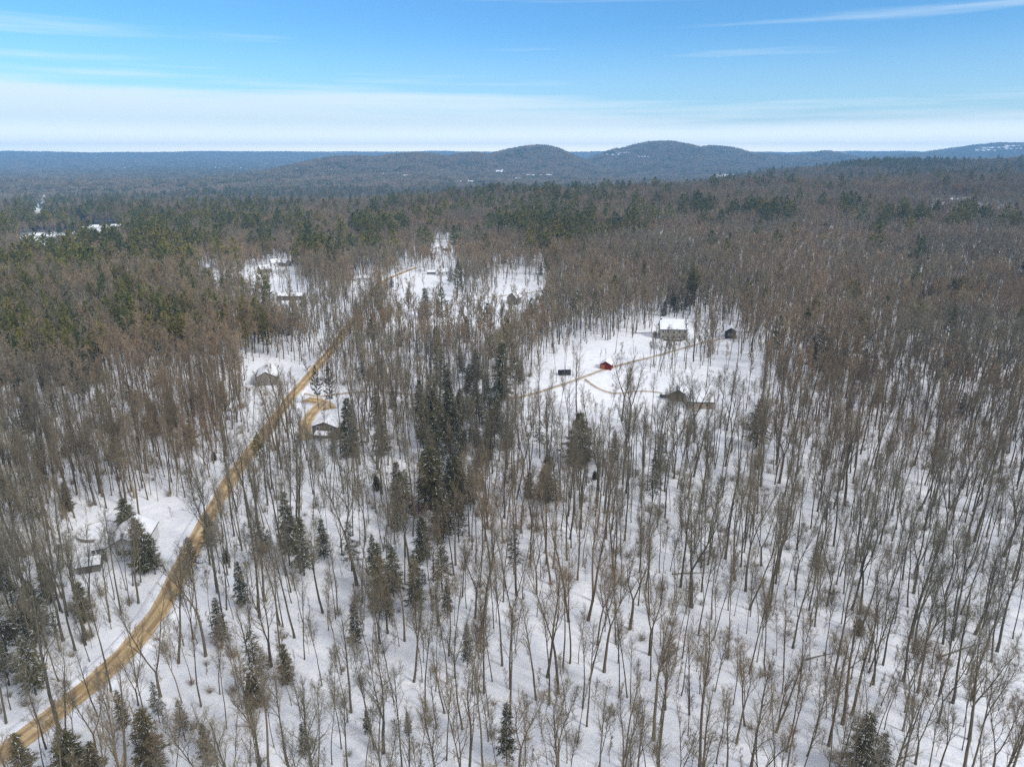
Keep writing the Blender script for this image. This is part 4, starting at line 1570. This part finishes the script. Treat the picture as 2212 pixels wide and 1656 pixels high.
for (fx_, fyb, fyt, v, wd, lab) in FEAT:
    q = P(fx_, fyb)
    hh = min(ht_for(q, fyt), 30)
    mt, mk = BROAD if v == 'broad' else BARE_M[v]
    s_ = hh / (20 if v == 'broad' else BARE[v][1])
    put_tree('bare_tree', mt, mk, q.x, q.y, q.z, random.uniform(0, 6.28), s_ * wd, s_, lab, 'bare tree', 'nearby leafless trees on the snow')

# near evergreens as things too (largest first), the rest in one mass
ez = H(ex, ey)
epx, epy, ed = project(ex, ey, ez + 10)
evis = (epy < 1700) & (epx > -30) & (epx < 2240)
eh = np.where(ek == 1, rng.uniform(8, 17, len(ex)), rng.uniform(18, 28, len(ex)))
esz = np.where(evis, eh / ed, 0)
eo = np.argsort(-esz)
n_ev = 200
cell2 = {}
for i in eo[:n_ev]:
    cell2.setdefault((int(ek[i]), int(np.clip(epy[i] // 150, 3, 9)), int(np.clip(epx[i] // 370, 0, 5))), []).append(i)
COLS = ['near the left border', 'left of centre', 'just left of the middle', 'just right of the middle', 'right of centre', 'near the right border']
ROWS = {3: 'in the far woods', 4: 'in the back woods', 5: 'level with the tan house', 6: 'level with the central wood', 7: 'level with the white house', 8: 'in the lower woods', 9: 'at the bottom of the slope'}
for (k_, r_, c_), ids in cell2.items():
    ids.sort(key=lambda i: epx[i])
    for n_, i in enumerate(ids):
        kind = 'h' if k_ else 'p'
        v = int(rng.integers(0, 4)) if (not k_ or r_ < 5) else int(rng.choice([0, 1, 3, 3, 3]))
        tone = (('d' if v != 3 else 'o') if k_ else ('g' if rng.random() < 0.9 else 'y'))
        nm = 'hemlock' if k_ else 'pine'
        tw = {'d': 'dark', 'o': 'thin olive', 'g': 'green', 'y': 'yellow green'}[tone]
        lab = f'{tw} {nm} {COLS[c_]}, {ROWS[r_]}' + (f', {ordinal(n_)} from left there' if len(ids) > 1 else '')
        if len(lab.replace(',', '').split()) > 16:
            lab = lab.replace(' there', '')
        mt, mk = ever_mesh(kind, v, tone)
        s_ = eh[i] / (16 if k_ else 22)
        put_tree('hemlock_tree' if k_ else 'pine_tree', mt, mk, ex[i], ey[i], ez[i], rng.uniform(0, 6.28), s_ * rng.uniform(0.85, 1.2), s_, lab,
                 nm + ' tree', 'hemlocks standing in the wood' if k_ else 'pines standing in the wood')
erest = np.ones(len(ex), bool)
erest[eo[:n_ev]] = False
erest &= ed > 60

# ------------------------------------------------------------------ masses of wood
near_col = lib('near_bare', [joined(b[2], 'near_bare', b[3], b[4]) for b in BARE])
mid_list, far_list = [], []
for i, (l, h, k, mt, mk) in enumerate(BARE_SPECS):
    kk = dict(k)
    mid_list.append(joined(bare(100 + i, h, lod=1, **kk), 'mid_bare', mt, M_TWIG))
for i, (l, h, k, mt, mk) in enumerate(BARE_SPECS[:6] + BARE_SPECS[8:9]):
    kk = dict(k)
    kk['crown'] = max(0.4, kk.get('crown', 0.4))
    far_list.append(joined(bare(150 + i, h, lod=2, **kk), 'far_bare', mt, M_TWIG))
NB, NM, NF = len(near_col.objects), len(mid_list), len(far_list)
wood_col = lib('wood', [o.data for o in near_col.objects] + mid_list + far_list)

ev_meshes = []
for tk in PINE_V:
    ev_meshes.append(joined(tk, 'wood_pine', M_PINEBARK, M_PINE))
for j, tk in enumerate(HEM_V):
    ev_meshes.append(joined(tk, 'wood_hemlock', M_PINEBARK, M_HEM if j != 3 else M_HEMO))
FP = [pine(330 + i, 22, lod=1, bare_to=0.38, width=1.5) for i in range(3)]
FH = [hemlock(430 + i, 16, lod=1, bare_to=0.1, width=1.1) for i in range(3)]
ev_meshes += [joined(tk, 'far_pine', M_PINEBARK, M_PINE) for tk in FP] + [joined(tk, 'far_hemlock', M_PINEBARK, M_HEM) for tk in FH]
ev_col = lib('evergreens', ev_meshes)

P_, I_, S_, R_ = [], [], [], []


def push(x, y, z, idx, s, sz=None):
    n = len(x)
    P_.append(np.stack([x, y, z], -1))
    I_.append(idx)
    s = np.asarray(s) * np.ones(n)
    S_.append(np.stack([s * rng.uniform(0.9, 1.15, n), s * rng.uniform(0.9, 1.15, n), (s if sz is None else sz)], -1))
    R_.append(np.stack([rng.normal(0, 0.04, n), rng.normal(0, 0.04, n), rng.uniform(0, 6.28, n)], -1))


rb = np.nonzero(rest)[0]
dist = np.hypot(bx[rb], by[rb])
nearer = dist < 270 + 60 * rng.random(len(rb))
push(bx[rb], by[rb], bz[rb], np.where(nearer, var[rb], NB + var[rb]), sc[rb])
# 600 m .. 2.7 km
fx, fy = jgrid(6.0, 620, 1500, 40, 0.96)
fx2, fy2 = jgrid(9.5, 1500, 2900, 40, 0.95)
fx, fy = np.concatenate([fx, fx2]), np.concatenate([fy, fy2])
ok = clear_mask(fx, fy)
fx, fy = fx[ok], fy[ok]
p, kd = ever_prob(fx, fy)
ise = rng.random(len(fx)) < p * 0.95
gx, gy = fx[~ise], fy[~ise]
push(gx, gy, H(gx, gy), NB + NM + rng.integers(0, NF, len(gx)), rng.uniform(0.75, 1.1, len(gx)))
scatter('bare_woodland', np.concatenate(P_), np.concatenate(I_), np.concatenate(S_), np.concatenate(R_), wood_col,
        'brown leafless woodland covering the slopes behind the nearby trees')

P_, I_, S_, R_ = [], [], [], []
ri = np.nonzero(erest)[0]
push(ex[ri], ey[ri], ez[ri], np.where(ek[ri] == 1, 4 + rng.integers(0, 4, len(ri)), rng.integers(0, 4, len(ri))), eh[ri] / np.where(ek[ri] == 1, 16, 22))
hx, hy, hk = fx[ise], fy[ise], kd[ise]
push(hx, hy, H(hx, hy), np.where(hk == 1, 11 + rng.integers(0, 3, len(hx)), 8 + rng.integers(0, 3, len(hx))), np.where(hk == 1, 1.05, 1.3) * rng.uniform(0.8, 1.2, len(hx)))
scatter('evergreen_woodland', np.concatenate(P_), np.concatenate(I_), np.concatenate(S_), np.concatenate(R_), ev_col,
        'scattered stands of green pine and hemlock farther back in the woods')

# beyond 2.9 km: clumps of crowns
def clump(seed, ever):
    r = random.Random(seed)
    random.seed(seed)
    b = MB()
    for _ in range(9):
        cx, cy = r.gauss(0, 7), r.gauss(0, 7)
        hh = r.uniform(13, 21)
        rad_ = r.uniform(2.6, 4.2)
        for _ in range(26 if ever else 20):
            if ever:
                f = r.random()
                q = Vector((cx + r.gauss(0, 1) * rad_ * (1 - f) * 0.7, cy + r.gauss(0, 1) * rad_ * (1 - f) * 0.7, hh * (0.25 + 0.75 * f)))
                e = Vector((r.gauss(0, 1), r.gauss(0, 1), r.uniform(-0.2, 0.5))).normalized()
                b.tri(q, q + e * 3.0, 1.9)
            else:
                q = Vector((cx + r.gauss(0, 0.5) * rad_, cy + r.gauss(0, 0.5) * rad_, hh * r.uniform(0.2, 0.8)))
                e = Vector((r.gauss(0, 0.45), r.gauss(0, 0.45), 1)).normalized()
                b.tri(q, q + e * 5, 1.1)
    return b


cm = [clump(700 + i, False).mesh('clump_bare', M_TWIG) for i in range(4)] + [clump(720 + i, True).mesh('clump_ever', M_PINE if i % 2 else M_HEM) for i in range(4)]
clump_col = lib('clumps', cm)
cx1, cy1 = jgrid(19, 2850, 6000, 39, 0.97)
cx2, cy2 = jgrid(27, 6000, 13600, 39, 0.97)
cx_, cy_ = np.concatenate([cx1, cx2]), np.concatenate([cy1, cy2])
ok = np.ones(len(cx_), bool)
for poly in FPOLY:
    ok &= ~in_poly(cx_, cy_, poly)
cx_, cy_ = cx_[ok], cy_[ok]
p, kd = ever_prob(cx_, cy_)
mott = roll(cx_, cy_, 900, 1.3) + roll(cx_, cy_, 350, 5.1)
ise = rng.random(len(cx_)) < np.clip(p + 0.15 + 0.35 * mott, 0.03, 0.9)
P_, I_, S_, R_ = [], [], [], []
push(cx_, cy_, H(cx_, cy_), np.where(ise, 4, 0) + rng.integers(0, 4, len(cx_)), np.where(np.hypot(cx_, cy_) > 6000, 1.35, 1.0) * rng.uniform(0.85, 1.15, len(cx_)),
     rng.uniform(0.7, 1.15, len(cx_)))
scatter('distant_forest', np.concatenate(P_), np.concatenate(I_), np.concatenate(S_), np.concatenate(R_), clump_col,
        'hazy mixed forest over the far plain and hills')

# undergrowth: saplings, brush and dead sticks between the nearer trees
ug = []
for i in range(3):
    random.seed(800 + i)
    ug.append(joined(bare(800 + i, 6, crown=0.2, spread=0.7, r0=0.035, lod=1, twigw=0.28), 'sapling', M_TWIG, M_TWIG))
for i in range(2):
    b = MB()
    r = random.Random(820 + i)
    random.seed(820 + i)
    for _ in range(60):
        a = r.uniform(0, 6.28)
        e = Vector((math.cos(a) * r.uniform(0.1, 0.9), math.sin(a) * r.uniform(0.1, 0.9), 1))
        q = Vector((r.gauss(0, 0.35), r.gauss(0, 0.35), 0))
        L = r.uniform(0.8, 2.2)
        b.tri(q, q + e * L, 0.05)
        for _ in range(3):
            m0 = q + e * L * r.uniform(0.3, 0.8)
            b.tri(m0, m0 + (e + rv(r) * 0.5) * L * 0.4, 0.03)
    ug.append(b.mesh('brush', M_TWIG))
ug.append(joined(hemlock(840, 4.5, bare_to=0.05, width=1.3, dens=1.0), 'young_hemlock', M_PINEBARK, M_HEMO))
ug_col = lib('undergrowth_kinds', ug)
ux, uy = jgrid(3.4, 62, 330, 47, 0.8)
ok = np.ones(len(ux), bool)
for line, w in LINES:
    L = np.array(line)
    for s in range(0, len(ux), 4000):
        d = np.hypot(ux[s:s + 4000, None] - L[None, :, 0], uy[s:s + 4000, None] - L[None, :, 1]).min(1)
        ok[s:s + 4000] &= d > w + 0.3
for fx_, fy_, fr in FOOT:
    ok &= np.hypot(ux - fx_, uy - fy_) > fr
for poly in OPEN:
    ok &= ~(in_poly(ux, uy, poly) & (rng.random(len(ux)) > 0.12))
ok &= rng.random(len(ux)) < np.clip(0.45 + 0.5 * roll(ux, uy, 60, 2.2) + 0.4 * (ux < -75), 0.05, 1)
ux, uy = ux[ok], uy[ok]
P_, I_, S_, R_ = [], [], [], []
push(ux, uy, H(ux, uy), rng.choice(6, len(ux), p=[.27, .27, .225, .12, .111, .004]), rng.uniform(0.6, 1.4, len(ux)))
scatter('undergrowth', np.concatenate(P_), np.concatenate(I_), np.concatenate(S_), np.concatenate(R_), ug_col,
        'tan saplings and brush poking through snow between the trees')

# fallen logs
LOGS = [(1110, 1000, 60, 8, 'long grey fallen log lying across the snow below the lane'), (2080, 1405, 70, 15, 'fallen log propped low in the right hand wood'),
        (2380, 1470, 0, 8, 'x'), (1770, 1420, 75, 7, 'slanting fallen log between trunks near the lower middle'), (1490, 1240, 88, 9, 'straight fallen log level on the snow in the middle wood'),
        (955, 1295, 40, 6, 'short fallen log with upturned end below the central wood'), (1390, 720, 84, 14, 'dark fallen trunk behind the large house clearing')]
for (px_, py_, az, L, lab) in LOGS:
    if lab == 'x':
        continue
    q = P(px_, py_)
    t = empty('fallen_log', (q.x, q.y, q.z), rad(90 - az))
    tag(t, lab, 'log', 'fallen logs on the snow')
    random.seed(int(px_))
    b = MB()
    b.tube([Vector((-L / 2, 0, 0.25)), Vector((0, 0.15, 0.32)), Vector((L / 2, -0.1, 0.5))], [0.15, 0.12, 0.06], 6)
    b.build('stem', M_BARK, t)
    b = MB()
    for k in range(7):
        p0 = Vector((random.uniform(0, L / 2), 0, 0.4))
        b.tube([p0, p0 + Vector((random.uniform(0.3, 1.2), random.uniform(-1, 1), random.uniform(0.2, 1.1)))], [0.05, 0.015], 3)
    b.build('branch', M_TWIG, t)

# rust coloured shrub beside the large house
q = P(1416, 728)
t = empty('shrub', (q.x, q.y, q.z))
tag(t, 'rust red leafy shrub at the left corner of the large tan house', 'shrub')
random.seed(9)
b, s_ = MB(), MB()
for k in range(10):
    e = Vector((random.uniform(-1, 1), random.uniform(-1, 1), 2.2))
    s_.tube([Vector((0, 0, 0)), e], [0.05, 0.02], 3)
    for _ in range(40):
        c0 = e * random.uniform(0.3, 1.3) + Vector((random.gauss(0, 0.5), random.gauss(0, 0.5), random.gauss(0, 0.4)))
        b.tri(c0, c0 + Vector((random.gauss(0, 0.3), random.gauss(0, 0.3), random.gauss(0, 0.3))), 0.28)
s_.build('stem', M_BARK, t)
b.build('foliage', M_RUST, t)

# ------------------------------------------------------------------ the air
hz = bpy.data.materials.new('haze_air')
hz.use_nodes = True
ht = hz.node_tree
ht.nodes.clear()
ho = NN(ht, 'ShaderNodeOutputMaterial')
pv = NN(ht, 'ShaderNodeVolumePrincipled')
pv.inputs['Color'].default_value = (0.30, 0.62, 1.0, 1)
pv.inputs['Density'].default_value = 1.0e-4
ht.links.new(pv.outputs[0], ho.inputs['Volume'])
m_ = MB()
m_.box(-14800, -14800, -140, 14800, 14800, 262)
hz_o = m_.build('haze', hz)
tag(hz_o, 'thin blue haze over the far country', kind='stuff')
